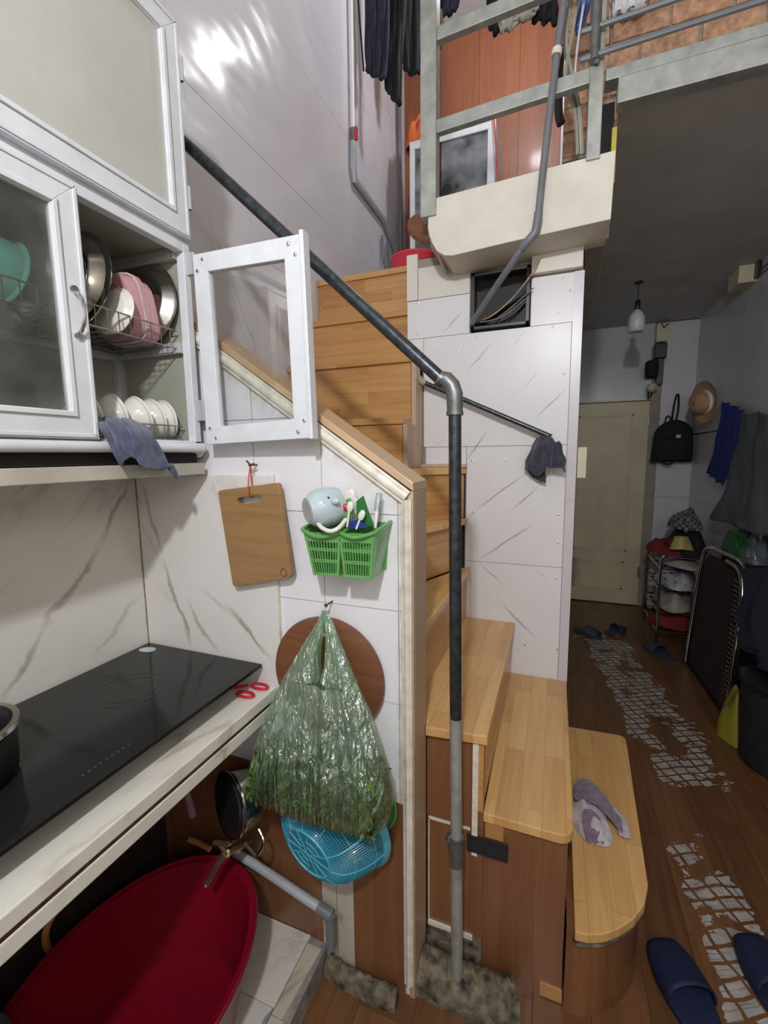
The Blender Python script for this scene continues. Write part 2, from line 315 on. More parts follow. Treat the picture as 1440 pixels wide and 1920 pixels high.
# green translucent carrier bag film
def bag_mat():
    s = N('green_bag_film'); x = s.sep(s.pos())
    tr = s.n('ShaderNodeBsdfTransparent', i_Color=(.91, .97, .91)); df = s.n('ShaderNodeBsdfDiffuse', i_Color=(.36, .60, .37))
    tl = s.n('ShaderNodeBsdfTranslucent', i_Color=(.35, .68, .40)); gl = s.n('ShaderNodeBsdfGlossy', i_Roughness=.22, i_Color=(1, 1, 1))
    b = s.n('ShaderNodeBump', i_Strength=1., i_Distance=.03)
    s.put(b.inputs['Height'], s.noise(s.comb(s.math('MULTIPLY', x[0], 60.), s.math('MULTIPLY', x[1], 40.), s.math('MULTIPLY', x[2], 7.)), 1., 3, .5))
    s.put(gl.inputs['Normal'], b.outputs[0]); fr = s.schlick(b.outputs[0], .22)
    m0 = s.n('ShaderNodeMixShader', i_0=.5); s.put(m0.inputs[1], df.outputs[0]); s.put(m0.inputs[2], tl.outputs[0])
    hz = s.math('ADD', .10, s.math('MULTIPLY', s.math('SUBTRACT', x[2], .66), .9, True), True)
    m1 = s.n('ShaderNodeMixShader'); s.put(m1.inputs[0], hz); s.put(m1.inputs[1], tr.outputs[0]); s.put(m1.inputs[2], m0.outputs[0])
    m2 = s.n('ShaderNodeMixShader'); s.put(m2.inputs[0], fr); s.put(m2.inputs[1], m1.outputs[0]); s.put(m2.inputs[2], gl.outputs[0])
    s.t.links.new(m2.outputs[0], s.out.inputs[0]); return s.m
M['bag'] = bag_mat()
M['leaf'] = pm('leaf_green', (.10, .19, .030), .5, 0, .75, 24)

# ------------------------------------------------------------------ mesh building
ORG = {}
class MB:
    def __init__(s): s.v = []; s.f = []
    def add(s, vs, fs):
        k = len(s.v); s.v += [Vector(p) for p in vs]; s.f += [tuple(i+k for i in f) for f in fs]; return s
    def box(s, x0, x1, y0, y1, z0, z1):
        if x0 > x1: x0, x1 = x1, x0
        if y0 > y1: y0, y1 = y1, y0
        if z0 > z1: z0, z1 = z1, z0
        return s.add([(x0, y0, z0), (x1, y0, z0), (x1, y1, z0), (x0, y1, z0), (x0, y0, z1), (x1, y0, z1), (x1, y1, z1), (x0, y1, z1)],
                     [(0, 3, 2, 1), (4, 5, 6, 7), (0, 1, 5, 4), (1, 2, 6, 5), (2, 3, 7, 6), (3, 0, 4, 7)])
    def prism(s, poly, d):
        """poly: 3D points of a planar face, d: extrusion vector"""
        n = len(poly); d = Vector(d); a = [Vector(p) for p in poly]
        nr = Vector((0, 0, 0))
        for i in range(n): nr += a[i].cross(a[(i+1) % n])
        if nr.dot(d) > 0: a.reverse()
        return s.add(a+[p+d for p in a], [tuple(range(n)), tuple(range(2*n-1, n-1, -1))] + [(i, i+n, (i+1) % n+n, (i+1) % n) for i in range(n)])
    def obar(s, a, b, w, h, up=(0, 0, 1)):
        a, b = Vector(a), Vector(b); t = (b-a).normalized(); sd = t.cross(Vector(up)).normalized(); u = sd.cross(t)
        q = [a-sd*w/2-u*h/2, a+sd*w/2-u*h/2, a+sd*w/2+u*h/2, a-sd*w/2+u*h/2]
        return s.prism(q, b-a)
    def tube(s, pts, r, n=10, closed=False, cap=True):
        P = [Vector(p) for p in pts]; m = len(P); rr = r if isinstance(r, (list, tuple)) else [r]*m
        T = []
        for i in range(m):
            a = P[(i-1) % m] if (closed or i) else P[0]; b = P[(i+1) % m] if (closed or i < m-1) else P[-1]
            t = (b-a); T.append(t.normalized() if t.length > 1e-9 else Vector((0, 0, 1)))
        x = T[0].orthogonal().normalized(); vs = []
        for i in range(m):
            x = (x-T[i]*x.dot(T[i])); x = x.normalized() if x.length > 1e-6 else T[i].orthogonal().normalized()
            y = T[i].cross(x)
            for k in range(n): vs.append(P[i]+(x*math.cos(2*PI*k/n)+y*math.sin(2*PI*k/n))*rr[i])
        fs = []
        for i in range(m if closed else m-1):
            j = (i+1) % m
            for k in range(n): fs.append((i*n+k, i*n+(k+1) % n, j*n+(k+1) % n, j*n+k))
        if cap and not closed: fs += [tuple(range(n-1, -1, -1)), tuple((m-1)*n+k for k in range(n))]
        return s.add(vs, fs)
    def lathe(s, prof, c, axis=(0, 0, 1), n=32, sx=1., sy=1., xdir=None, cap0=True, cap1=True):
        c = Vector(c); a = Vector(axis).normalized(); x = (Vector(xdir)-a*a.dot(Vector(xdir))).normalized() if xdir else a.orthogonal().normalized(); y = a.cross(x)
        vs = []; fs = []
        for r, h in prof:
            for k in range(n): vs.append(c+a*h+x*(r*sx*math.cos(2*PI*k/n))+y*(r*sy*math.sin(2*PI*k/n)))
        for i in range(len(prof)-1):
            for k in range(n): fs.append((i*n+k, i*n+(k+1) % n, (i+1)*n+(k+1) % n, (i+1)*n+k))
        if cap0: fs.append(tuple(range(n-1, -1, -1)))
        if cap1: fs.append(tuple((len(prof)-1)*n+k for k in range(n)))
        return s.add(vs, fs)
    def ball(s, c, rx, ry=None, rz=None, n=16, m=10):
        ry = ry or rx; rz = rz or rx
        return s.lathe([(max(1e-4, math.sin(PI*i/m)), -math.cos(PI*i/m)) for i in range(m+1)], (0, 0, 0), n=n)._scale_last(c, rx, ry, rz, n*(m+1))
    def _scale_last(s, c, rx, ry, rz, k):
        for i in range(len(s.v)-k, len(s.v)): p = s.v[i]; s.v[i] = Vector((c[0]+p.x*rx, c[1]+p.y*ry, c[2]+p.z*rz))
        return s
    def grid(s, fn, nu, nv):
        vs = [fn(i/nu, j/nv) for j in range(nv+1) for i in range(nu+1)]
        return s.add(vs, [(j*(nu+1)+i, j*(nu+1)+i+1, (j+1)*(nu+1)+i+1, (j+1)*(nu+1)+i) for j in range(nv) for i in range(nu)])
    def build(s, name, mat, parent=None, smooth=35, bevel=0., label=None, cat=None, group=None, kind=None, solid=0., sub=0, wire=0.):
        me = bpy.data.meshes.new(name)
        if parent is not None: org = ORG[parent.name]
        else:
            xs = [p.x for p in s.v]; ys = [p.y for p in s.v]; zs = [p.z for p in s.v]
            org = Vector(((min(xs)+max(xs))/2, (min(ys)+max(ys))/2, min(zs)))
        me.from_pydata([tuple(p-org) for p in s.v], [], s.f)
        bm = bmesh.new(); bm.from_mesh(me); bmesh.ops.remove_doubles(bm, verts=bm.verts, dist=1e-6); bmesh.ops.recalc_face_normals(bm, faces=bm.faces) if not (solid or wire) else None
        bm.to_mesh(me); bm.free()
        if smooth:
            me.shade_smooth(); me.set_sharp_from_angle(angle=math.radians(smooth))
        o = bpy.data.objects.new(name, me); COL.objects.link(o)
        me.materials.append(M[mat] if isinstance(mat, str) else mat)
        if parent is not None: o.parent = parent
        else: o.location = org
        ORG[o.name] = org
        if bevel: b = o.modifiers.new('bevel', 'BEVEL'); b.width = bevel; b.segments = 2; b.limit_method = 'ANGLE'; b.angle_limit = math.radians(40)
        if sub: b = o.modifiers.new('subsurf', 'SUBSURF'); b.levels = sub; b.render_levels = sub
        if wire: b = o.modifiers.new('wire', 'WIREFRAME'); b.thickness = wire; b.use_replace = True
        if solid: b = o.modifiers.new('solid', 'SOLIDIFY'); b.thickness = solid; b.offset = 0
        tag(o, label, cat, group, kind); return o
def tag(o, label=None, cat=None, group=None, kind=None):
    if label: o['label'] = label
    if cat: o['category'] = cat
    if group: o['group'] = group
    if kind: o['kind'] = kind
    return o
def thing(name, label, cat, loc, group=None, kind=None):
    o = bpy.data.objects.new(name, None); o.empty_display_size = .05; COL.objects.link(o); o.location = loc; ORG[o.name] = Vector(loc)
    return tag(o, label, cat, group, kind)
def B(x0, x1, y0, y1, z0, z1): return MB().box(x0, x1, y0, y1, z0, z1)
def clip(poly, f):
    """clip a 2D polygon by f(p)>=0 (linear)"""
    out = []
    for i in range(len(poly)):
        a, b = poly[i], poly[(i+1) % len(poly)]; fa, fb = f(a), f(b)
        if fa >= 0: out.append(a)
        if (fa >= 0) != (fb >= 0):
            t = fa/(fa-fb); out.append((a[0]+(b[0]-a[0])*t, a[1]+(b[1]-a[1])*t))
    return out
def lerp(a, b, t): return a+(b-a)*t
def smooth_path(pts, k=6):
    P = [Vector(p) for p in pts]; out = []
    for i in range(len(P)-1):
        p0, p1, p2, p3 = P[max(i-1, 0)], P[i], P[i+1], P[min(i+2, len(P)-1)]
        for j in range(k):
            t = j/k; out.append(.5*((2*p1)+(p2-p0)*t+(2*p0-5*p1+4*p2-p3)*t*t+(3*p1-p0-3*p2+p3)*t**3))
    out.append(P[-1]); return out
def cloth(name, mat, rows, parent=None, solid=.004, wob=.006, nu=26, nv=26, seed=1, **kw):
    """rows: list of rows of 3D points (top to bottom), bilinear-sampled with folds"""
    rr = random.Random(seed); ph = [rr.uniform(0, 6.3) for _ in range(6)]
    rows = [smooth_path(r, 8) for r in rows]; m = len(rows)
    def samp(r, u):
        q = u*(len(r)-1); i = min(int(q), len(r)-2); return r[i].lerp(r[i+1], q-i)
    def fn(u, v):
        cols = smooth_path([samp(r, u) for r in rows], 6); p = samp(cols, v).copy()
        d = wob*(math.sin(u*17+ph[0]+v*2.4)+.6*math.sin(u*31+ph[1]-v*3)+.5*math.sin(v*15+ph[2]+u*5))
        p += Vector((d*.5, -d, d*.35)); return p
    return MB().grid(fn, nu, nv).build(name, mat, parent, 80, solid=solid, **kw)
exec_parts = []

# ================================================================== STRUCTURE
FZ = -.05; CZ = 2.66; LX = -1.22; RX = 1.19; BYW = 4.9; PY = 1.013; DY = 2.0
# floor: planks are parts of the floor
fl = B(LX-.1, RX+.1, -1.8, BYW+.1, FZ-.08, FZ-.006).build('floor', 'dark', smooth=0, kind='structure')
pw, pl = .1515, .92
pmesh = None
for i in range(16):
    y = -1.8-(i*.37 % pl)
    while y < BYW:
        x0 = LX+i*pw; y0 = max(y, -1.8); y1 = min(y+pl, BYW)
        if y1-y0 > .05: B(x0+.0006, x0+pw-.0006, y0+.0006, y1-.0006, FZ-.006, FZ+R.uniform(0, .0008)).build('plank', 'floor', fl, 0)
        y += pl
# left wall with glossy marble sheets
wl = B(LX-.12, LX-.008, -1.8, 3.8, FZ, 4.7).build('wall_left', 'pvc', smooth=0, kind='structure')
ys = [PY+.1, 1.66, 2.26, 2.86, 3.46, 3.72]; zs = [FZ, .9, 1.55, 2.15, 2.75, 3.35, 3.95, 4.7]
for i in range(len(ys)-1):
    for j in range(len(zs)-1):
        B(LX-.008, LX+R.uniform(-.0006, .0006), ys[i]+.0004, ys[i+1]-.0004, zs[j]+.0004, zs[j+1]-.0004).build('panel', 'pvc', wl, 0)
B(LX-.008, LX, -1.8, PY, .74, 1.50).build('slab', 'slab_l', wl, 0, label='marble slab behind the hob')
B(LX-.008, LX-.002, -1.8, PY+.1, 1.50, 4.7).build('upper_sheet', 'pvc', wl, 0)
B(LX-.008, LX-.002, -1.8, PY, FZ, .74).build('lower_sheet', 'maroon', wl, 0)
# partition beside the stairs, with sloped top
def ztop(x): return 1.40+(-.324-x)*.70
wp = MB().prism([(LX, PY+.006, FZ), (-.335, PY+.006, FZ), (-.335, PY+.006, ztop(-.335)-.01), (LX, PY+.006, ztop(LX)-.01)], (0, .10, 0)).build('wall_stair', 'tile', smooth=0, kind='structure')
jx = [LX, -.987, -.777, -.567, -.357, -.335]; jz = [.55, .58, .835, 1.087, 1.333, 1.58, 1.83, 2.1]
for i in range(len(jx)-1):
    for j in range(len(jz)-1):
        po = [(jx[i]+.001, jz[j]+.001), (jx[i+1]-.001, jz[j]+.001), (jx[i+1]-.001, jz[j+1]-.001), (jx[i]+.001, jz[j+1]-.001)]
        if jx[i] >= -.36: po = [(-.356, jz[j]+.001), (-.336, jz[j]+.001), (-.336, jz[j+1]-.001), (-.356, jz[j+1]-.001)]
        po = clip(po, lambda p: ztop(p[0])-.012-p[1])
        if len(po) > 2: MB().prism([(a, PY+R.uniform(-.0008, .0008), b) for a, b in po], (0, .006, 0)).build('tile', 'tile', wp, 0)
B(LX, -.712, PY-.010, PY-.001, .74, 1.428).build('slab', 'slab_b', wp, 0, bevel=.001, label='marble slab with tan veins')
B(-.714, -.709, PY-.012, PY-.0005, .74, 1.43).build('slab_edge', 'trimw', wp, 0)
B(LX, LX+.003, PY-.0125, PY-.0095, .82, 1.43).build('corner_joint', pm('brown_sealant', (.30, .22, .13), .7, 0, .4, 60), wp, 0)
B(-.50, -.345, PY-.004, PY+.005, FZ, .549).build('panel', 'brown', wp, 0)
B(LX, -.604, PY-.004, PY+.005, FZ, .549).build('panel', 'brown', wp, 0)
for a, b in ((-.604, -.556), (-.555, -.50)): B(a, b-.001, PY-.005, PY+.005, FZ, .30).build('tile', 'curbtile', wp, 0)
B(-.604, -.50, PY-.003, PY+.005, .30, .549).build('panel', 'brown', wp, 0)
# wooden end board and sloping cap of the partition
B(-.334, -.318, PY+.001, PY+.118, FZ, 1.392).build('end_board', 'oak_edge', wp, 0, bevel=.002)
MB().prism([(-.318, PY+.0, 1.392), (-.318, PY+.0, 1.413), (LX, PY, ztop(LX)+.012), (LX, PY, ztop(LX)-.010)], (0, .118, 0)).build('cap_board', 'cap', wp, 0, bevel=.0015)
# ivory moulding: vertical and sloping run
def molding(a, b, across, name):
    a, b, ac = Vector(a), Vector(b), Vector(across)
    m = MB(); o = Vector((0, -1, 0))
    prof = [(-.5, 0), (-.5, .5), (-.40, .62), (-.34, .45), (-.24, .78), (0, 1.0), (.24, .78), (.34, .45), (.40, .62), (.5, .5), (.5, 0)]
    w_ = ac.length; an = ac.normalized()
    m.prism([a+an*(p*w_)+o*(q*.014) for p, q in prof], b-a); return m.build(name, 'trimw', None, 40, kind='structure')
molding((-.3335, PY-.0005, .0), (-.3335, PY-.0005, 1.372), (.026, 0, 0), 'trim_1')
sl = Vector((-1, 0, .70)).normalized(); nn = Vector((.70, 0, 1)).normalized()
c0 = Vector((-.334, PY-.0005, 1.377)); molding(c0, c0+sl*1.07, nn*.036, 'trim_2')
# stair divider: sheet panels screwed on a stud wall, opening with a small dark window
wd = MB()
for q in ((-.64, .075, 1.43, 2.0), (-.375, .075, .0, 1.43), (-.64, -.365, 2.0, 2.34), (-.12, .075, 2.0, 2.34), (-.365, -.12, 2.24, 2.34)): wd.box(q[0], q[1], DY+.012, DY+.06, q[2], q[3])
wd = wd.build('wall_divider', 'taupe', smooth=0, kind='structure')
def dpanel(x0, x1, z0, z1, y=DY, mat='div'):
    return B(x0+.001, x1-.001, y, DY+.011, z0+.001, z1-.001).build('panel', mat, wd, 0)
dpanel(-.575, .042, 1.513, 2.0); dpanel(-.375, .042, .99, 1.513); dpanel(-.375, .042, .0, .99)
dpanel(-.565, -.375, 1.43, 1.513)
dpanel(-.652, -.575, 1.86, 2.0); dpanel(-.652, -.368, 2.0, 2.165); dpanel(-.118, .046, 2.0, 2.19)
dpanel(-.652, -.60, 2.165, 2.36, DY-.006, 'divc'); dpanel(-.60, -.368, 2.165, 2.30, DY-.002, 'divc')
B(.043, .080, DY-.003, DY+.06, .0, 2.19).build('edge_strip', 'backtile', wd, 0)
B(-.118, .072, DY-.03, DY+.05, 2.195, 2.28).build('ledge', 'divc', wd, 0, bevel=.003)
scr = [(-.60, 2.155), (-.60, 2.02), (-.45, 2.20), (-.34, 1.98), (-.03, 1.99), (0.0, 2.17), (.03, 2.12), (-.01, 2.04), (.02, 1.80), (-.42, 1.93), (.01, 1.53), (-.35, 1.45), (-.2, 1.45), (-.345, .90), (.02, 1.22), (.02, .94), (-.34, 1.22), (-.1, .62), (.035, .62), (.02, 1.10)]
sm0 = None
for x, z in scr:
    if sm0 is None:
        sm0 = MB().lathe([(.0045, 0), (.004, -.0025), (.0015, -.0035)], (x, DY, z), (0, 1, 0), 8).build('screw', 'chrome', wd, 40); sx0, sz0 = x, z
    else:
        o = sm0.copy(); COL.objects.link(o); o.location = (x-sx0, 0, z-sz0)
win = thing('window_1', None, None, (-.24, DY, 2.0), kind='structure')
a, b, c, d = -.362, -.122, 2.008, 2.238
for q in ((a, a+.016, c, d), (b-.016, b, c, d), (a, b, c, c+.014), (a, b, d-.014, d)): B(q[0], q[1], DY-.016, DY+.05, q[2], q[3]).build('window_frame', 'black', win, 0, bevel=.002)
B(a+.016, b-.016, DY+.012, DY+.016, c+.014, 2.12).build('pane', 'pane_dark', win, 0); B(a+.016, b-.016, DY+.018, DY+.022, 2.118, d-.014).build('pane', 'pane_dark', win, 0)
B(a, b, DY+.26, DY+.28, c, d).build('window_back', 'dark', win, 0)
# back wall, door, pillar, right wall, soffit
wb = B(-.2, .82, BYW, BYW+.12, 1.99, CZ).build('wall_back', 'backwall', smooth=0, kind='structure')
B(-.2, .099, BYW, BYW+.12, FZ, 1.965).build('side_wall', 'backwall', wb, 0)
B(.826, RX, BYW+.002, BYW+.12, FZ, CZ).build('pillar', 'taupe', wb, 0)
for z0, z1 in ((FZ, .45), (.452, 1.05), (1.052, 1.60), (1.602, CZ-.01)): B(.895, RX-.004, BYW-.03, BYW+.001, z0, z1).build('tile', 'backtile', wb, 0)
B(-.2, .826, BYW-.03, BYW+.0, 1.965, 1.992).build('lintel', 'trimw', wb, 0)
dr = thing('door_1', None, None, (.5, BYW, FZ), kind='structure')
B(.10, .826, BYW, BYW+.10, FZ, 1.965).build('door_frame', 'taupe', dr, 0)
B(.13, .81, BYW-.025, BYW-.001, FZ+.01, 1.955).build('leaf', 'door', dr, 0, bevel=.003)
def rect_mold(x0, x1, z0, z1):
    m = MB()
    for q in ((x0, x1, z0, z0+.018), (x0, x1, z1-.018, z1), (x0, x0+.018, z0, z1), (x1-.018, x1, z0, z1)): m.box(q[0], q[1], BYW-.034, BYW-.0255, q[2], q[3])
    return m
rect_mold(.2, .685, .50, 1.84).build('panel_moulding', 'door', dr, 0, bevel=.002); rect_mold(.2, .665, .11, .40).build('panel_moulding', 'door', dr, 0, bevel=.002)
for z in (1.72, .25): B(.795, .812, BYW-.032, BYW-.024, z, z+.1).build('hinge', 'galv', dr, 0)
wr = B(RX, RX+.12, -1.8, BYW+.1, FZ, 4.7).build('wall_right', 'taupe', smooth=0, kind='structure')
for y0, y1 in ((1.0, 2.6), (2.602, 3.76), (3.762, BYW-.031)): B(RX-.03, RX, y0, y1, 1.64, CZ).build('panel', 'rightwall', wr, 0)
for y0, y1 in ((3.3, 4.1), (4.102, BYW-.031)):
    for z0, z1 in ((FZ, .45), (.452, 1.05), (1.052, 1.63)): B(RX-.012, RX, y0, y1, z0, z1).build('tile', 'backtile', wr, 0)
sf = B(.165, RX, 1.84, BYW+.1, CZ, CZ+.06).build('ceiling', 'soffit', smooth=0, kind='structure')
B(-.2, .165, 3.1, BYW+.1, CZ, CZ+.06).build('soffit_strip', 'soffit', sf, 0)
# white painted beam at the landing edge and the return beam behind it
MB().prism([(-.50, 1.8, 2.463), (.152, 1.8, 2.487), (.147, 1.8, 2.272), (-.20, 1.8, 2.256), (-.40, 1.8, 2.244), (-.435, 1.8, 2.25), (-.465, 1.8, 2.272), (-.487, 1.8, 2.31), (-.50, 1.8, 2.36)], (0, .21, 0)).build('trim_3', 'beam', None, 25, kind='structure', bevel=.002)
MB().prism([(-.50, 1.815, 2.455), (-.52, 1.86, 2.40), (-.515, 1.9, 2.33), (-.46, 1.9, 2.24), (-.46, 1.815, 2.27), (-.495, 1.815, 2.34)], (0, .09, 0)).build('trim_4', 'beam2', None, 0, kind='structure', bevel=.006)
B(.088, .160, 2.012, 3.1, 2.30, CZ).build('trim_5', 'beam2', None, 0, kind='structure', bevel=.003)
# landing slab, loft walls
B(LX, .085, 2.225, 3.72, 2.30, 2.395).build('trim_6', 'brown', None, 0, kind='structure')
wf = B(LX-.1, RX, 3.72, 3.8, CZ+.06, 4.7).build('wall_loft', 'taupe', smooth=0, kind='structure')
MB().box(LX, .1, 3.72, 3.8, 2.395, CZ+.06).build('lower_wall', 'taupe', wf, 0)
for k in range(4): x0 = LX+.003+k*.2925; B(x0, x0+.2905, 3.70, 3.72, 2.395, 4.6).build('panel', 'redwood', wf, 0)
B(-.047, -.01, 3.69, 3.72, 2.5, 4.6).build('door_strip', 'whitecloth', wf, 0); B(-.008, .03, 3.68, 3.72, 2.5, 4.6).build('door_strip', 'backtile', wf, 0)
B(LX-.1, RX+.1, -1.9, -1.8, FZ, 4.7).build('wall_rear', 'tile', smooth=0, kind='structure')
B(LX-.1, RX+.1, -1.9, 3.8, 4.7, 4.78).build('ceiling_upper', 'soffit', smooth=0, kind='structure')
# galvanised edge channel of the loft
MB().box(.148, RX, 1.79, 1.84, 2.623, 2.70).box(.11, RX, 1.80, 1.86, 2.706, 2.742).build('trim_7', 'galvp', None, 0, kind='structure', bevel=.002)
MB().box(.155, RX, 1.80, 1.84, 2.700, 2.707).build('trim_8', 'dark', None, 0, kind='structure')
B(.105, .150, 1.9, 1.94, 2.40, 2.70).build('trim_9', 'dark', None, 0, kind='structure')
B(.143, .158, 1.87, 1.90, 2.42, 2.60).build('yellow_tape_strip', 'yellow', None, 0, label='yellow tape strip on the loft edge above the cream beam', cat='tape')
# brick parapet on the loft
pb = B(-.02, RX, 2.22, 2.32, CZ+.06, 3.44).build('wall_parapet', 'mortar', smooth=0, kind='structure')
for r in range(7):
    for k in range(7):
        x0 = -.05+k*.205-(r % 2)*.1; x1 = min(x0+.195, RX); x0 = max(x0, -.02)
        if x1-x0 > .03: B(x0, x1, 2.212+R.uniform(-.004, .003), 2.23, 2.735+r*.096, 2.735+r*.096+.085).build('brick', 'brick', pb, 0, bevel=.004)

# ================================================================== STAIRCASE
st = thing('staircase', 'rubberwood winder staircase climbing behind the tiled partition to the loft', 'stairs', (-.3, 1.6, FZ))
TH = .028
def tread(poly, z, mat='oak_t', bev=.003): return MB().prism([(a, b, z) for a, b in poly], (0, 0, -TH)).build('tread', mat, st, 0, bevel=bev)
def arc(cx, cy, r, a0, a1, n=6): return [(cx+r*math.cos(math.radians(a0+(a1-a0)*k/n)), cy+r*math.sin(math.radians(a0+(a1-a0)*k/n))) for k in range(n+1)]
curve1 = [(.090, 1.108), (.122, 1.112), (.160, 1.128), (.200, 1.158), (.240, 1.200), (.272, 1.252), (.292, 1.318)]
tread(curve1 + [(.326, 1.98)] + arc(.302, 2.03, .025, 0, 90) + [(.092, 2.045)], .24)
tread([(-.155, 1.140)] + arc(.040, 1.178, .04, -85, 0) + [(.078, DY-.002), (-.165, DY-.002)], .48)
tread([(-.316, 1.115), (-.146, 1.130), (-.146, DY-.002), (-.386, DY-.002), (-.386, 1.134), (-.316, 1.134)], .72)
tread([(-.356, 1.118), (-.352, DY-.002), (-.375, DY-.002), (-.72, 1.118)], .96)
tread([(-.365, DY-.01), (-.700, 1.118), (LX, 1.118), (-.375, DY)], 1.19)
tread([(-.37, DY-.004), (-.56, 1.775), (LX, 1.118), (LX, 1.78), (-.60, 1.78), (-.60, DY-.004)], 1.42)
for z, y0, y1 in ((1.635, 1.75, 1.90), (1.905, 1.87, 2.07), (2.15, 2.04, 2.22), (2.40, 2.185, 2.40)):
    tread([(LX+.003, y0), (-.597, y0), (-.597, y1), (LX+.003, y1)], z, 'oak_r')
def riser(a, b, z0, z1, t, mat): return MB().prism([(a[0], a[1], z0), (b[0], b[1], z0), (b[0], b[1], z1), (a[0], a[1], z1)], t).build('riser', mat, st, 0)
riser((.066, 1.16), (.066, DY-.004), .24, .452, (-.012, 0, 0), 'oak_ry')
riser((-.158, 1.15), (-.158, DY-.004), .48, .692, (-.012, 0, 0), 'oak_ry')
riser((-.372, 1.13), (-.368, DY-.004), .72, .932, (-.012, 0, 0), 'oak_ry')
riser((-.395, DY-.012), (-.718, 1.118), .96, 1.162, (-.012, .004, 0), 'oak_r')
riser((-.385, DY+.002), (-.575, 1.782), 1.19, 1.392, (-.01, .01, 0), 'oak_r'); riser((-.575, 1.782), (LX+.02, 1.13), 1.19, 1.392, (-.01, .01, 0), 'oak_r')
for y, z0, z1 in ((1.765, 1.42, 1.607), (1.885, 1.635, 1.877), (2.055, 1.905, 2.122), (2.20, 2.15, 2.372)): riser((LX+.003, y), (-.60, y), z0, z1, (0, .012, 0), 'oak_r')
MB().prism([(-.598, 1.767, 1.42), (-.598, 1.767, 1.607), (-.598, 1.887, 1.61), (-.598, 1.887, 1.877), (-.598, 1.995, 1.877), (-.598, 1.995, 1.42)], (.02, 0, 0)).build('side_panel', 'oak_edge', st, 0)
B(-.60, -.372, DY-.03, DY-.0005, 1.421, 1.436).build('lip', 'oak_edge', st, 0)
# front panels under the bottom steps
B(-.318, -.154, 1.140, 1.155, .425, .692).build('front_panel', 'brown', st, 0); B(-.318, -.154, 1.138, 1.155, FZ, .069).build('plinth', 'concrete', st, 0); B(-.318, -.154, 1.142, 1.155, .07, .418).build('front_panel', 'brown', st, 0)
MB().box(-.313, -.310, 1.136, 1.142, .07, .42).box(-.313, -.19, 1.136, 1.142, .416, .422).box(-.313, -.18, 1.134, 1.142, .062, .074).build('bead', 'trimw', st, 0)
B(-.186, -.170, 1.136, 1.150, .34, .690).build('front_panel', 'trimw', st, 0, label='white painted strip')
B(-.154, .066, 1.152, 1.166, FZ, .452).build('front_panel', 'brown', st, 0)
B(-.170, -.156, 1.139, 1.152, .482, .692).build('corner_strip', 'oak_r', st, 0); B(-.150, -.10, 1.148, 1.153, .40, .450).build('filler_strip', 'oak_r', st, 0)
# curved front of step one
cf = MB(); off = [(a+.0-.012*(k/6), b+.012) for k, (a, b) in enumerate(curve1)]
cf.prism([(.072, 1.14, FZ)] + [(a, b+.014, FZ) for a, b in off] + [(.285, 2.03, FZ), (.072, 2.03, FZ)], (0, 0, .262)).build('step_body', 'brown', st, 25)
MB().prism([(a, b, .213) for a, b in [(x-.004, y+.006) for x, y in curve1]]+[(.26, 1.36, .213), (.10, 1.16, .213)], (0, 0, -.022)).build('edge_band', 'concrete', st, 0)
B(-.198, -.085, 1.134, 1.1395, .352, .404).build('grip_tape', 'rubber', st, 0, label='black tape strip')
B(.01, .068, 1.146, 1.1515, FZ+.005, FZ+.045).build('patch', 'oak_r', st, 0, label='worn yellow patch near the floor')
# carcass hiding the inside of the steps
MB().box(-1.2, -.386, DY+.02, DY+.035, FZ, 1.88).box(-.30, -.17, 1.16, 1.98, FZ, .69).box(-.15, .06, 1.17, 1.98, FZ, .45).build('carcass', 'dark', st, 0)

# rubble kerb at the foot
def rubble(name, pts, wdt, hgt, seed, **kw):
    rr = random.Random(seed); P = smooth_path(pts, 12); n = len(P); vs = []; fs = []; K = 11
    for i, p in enumerate(P):
        t = (P[min(i+1, n-1)]-P[max(i-1, 0)]).normalized(); sd = Vector((-t.y, t.x, 0))
        for k in range(K):
            a = PI*k/(K-1); e = .35 if i in (0, n-1) else 1
            vs.append(p+sd*(math.cos(a)*wdt*e*rr.uniform(.93, 1.07))+Vector((0, 0, max(0, math.sin(a))**.4*hgt*(.7+.3*e)*rr.uniform(.90, 1.08)-.002)))
    for i in range(n-1):
        for k in range(K-1): fs.append((i*K+k, i*K+k+1, (i+1)*K+k+1, (i+1)*K+k))
    return MB().add(vs, fs).build(name, 'concrete', None, 50, **kw)
rubble('rubble_kerb', [(-.32, 1.075, FZ), (-.22, 1.07, FZ), (-.10, 1.075, FZ), (-.05, 1.09, FZ)], .052, .085, 3, label='crumbling concrete kerb at the foot of the handrail post', cat='concrete')
rubble('rubble_kerb', [(-.585, .995, FZ), (-.52, .985, FZ), (-.43, .98, FZ), (-.36, .985, FZ)], .022, .05, 5, label='crumbling concrete kerb below the brown partition panel', cat='concrete')

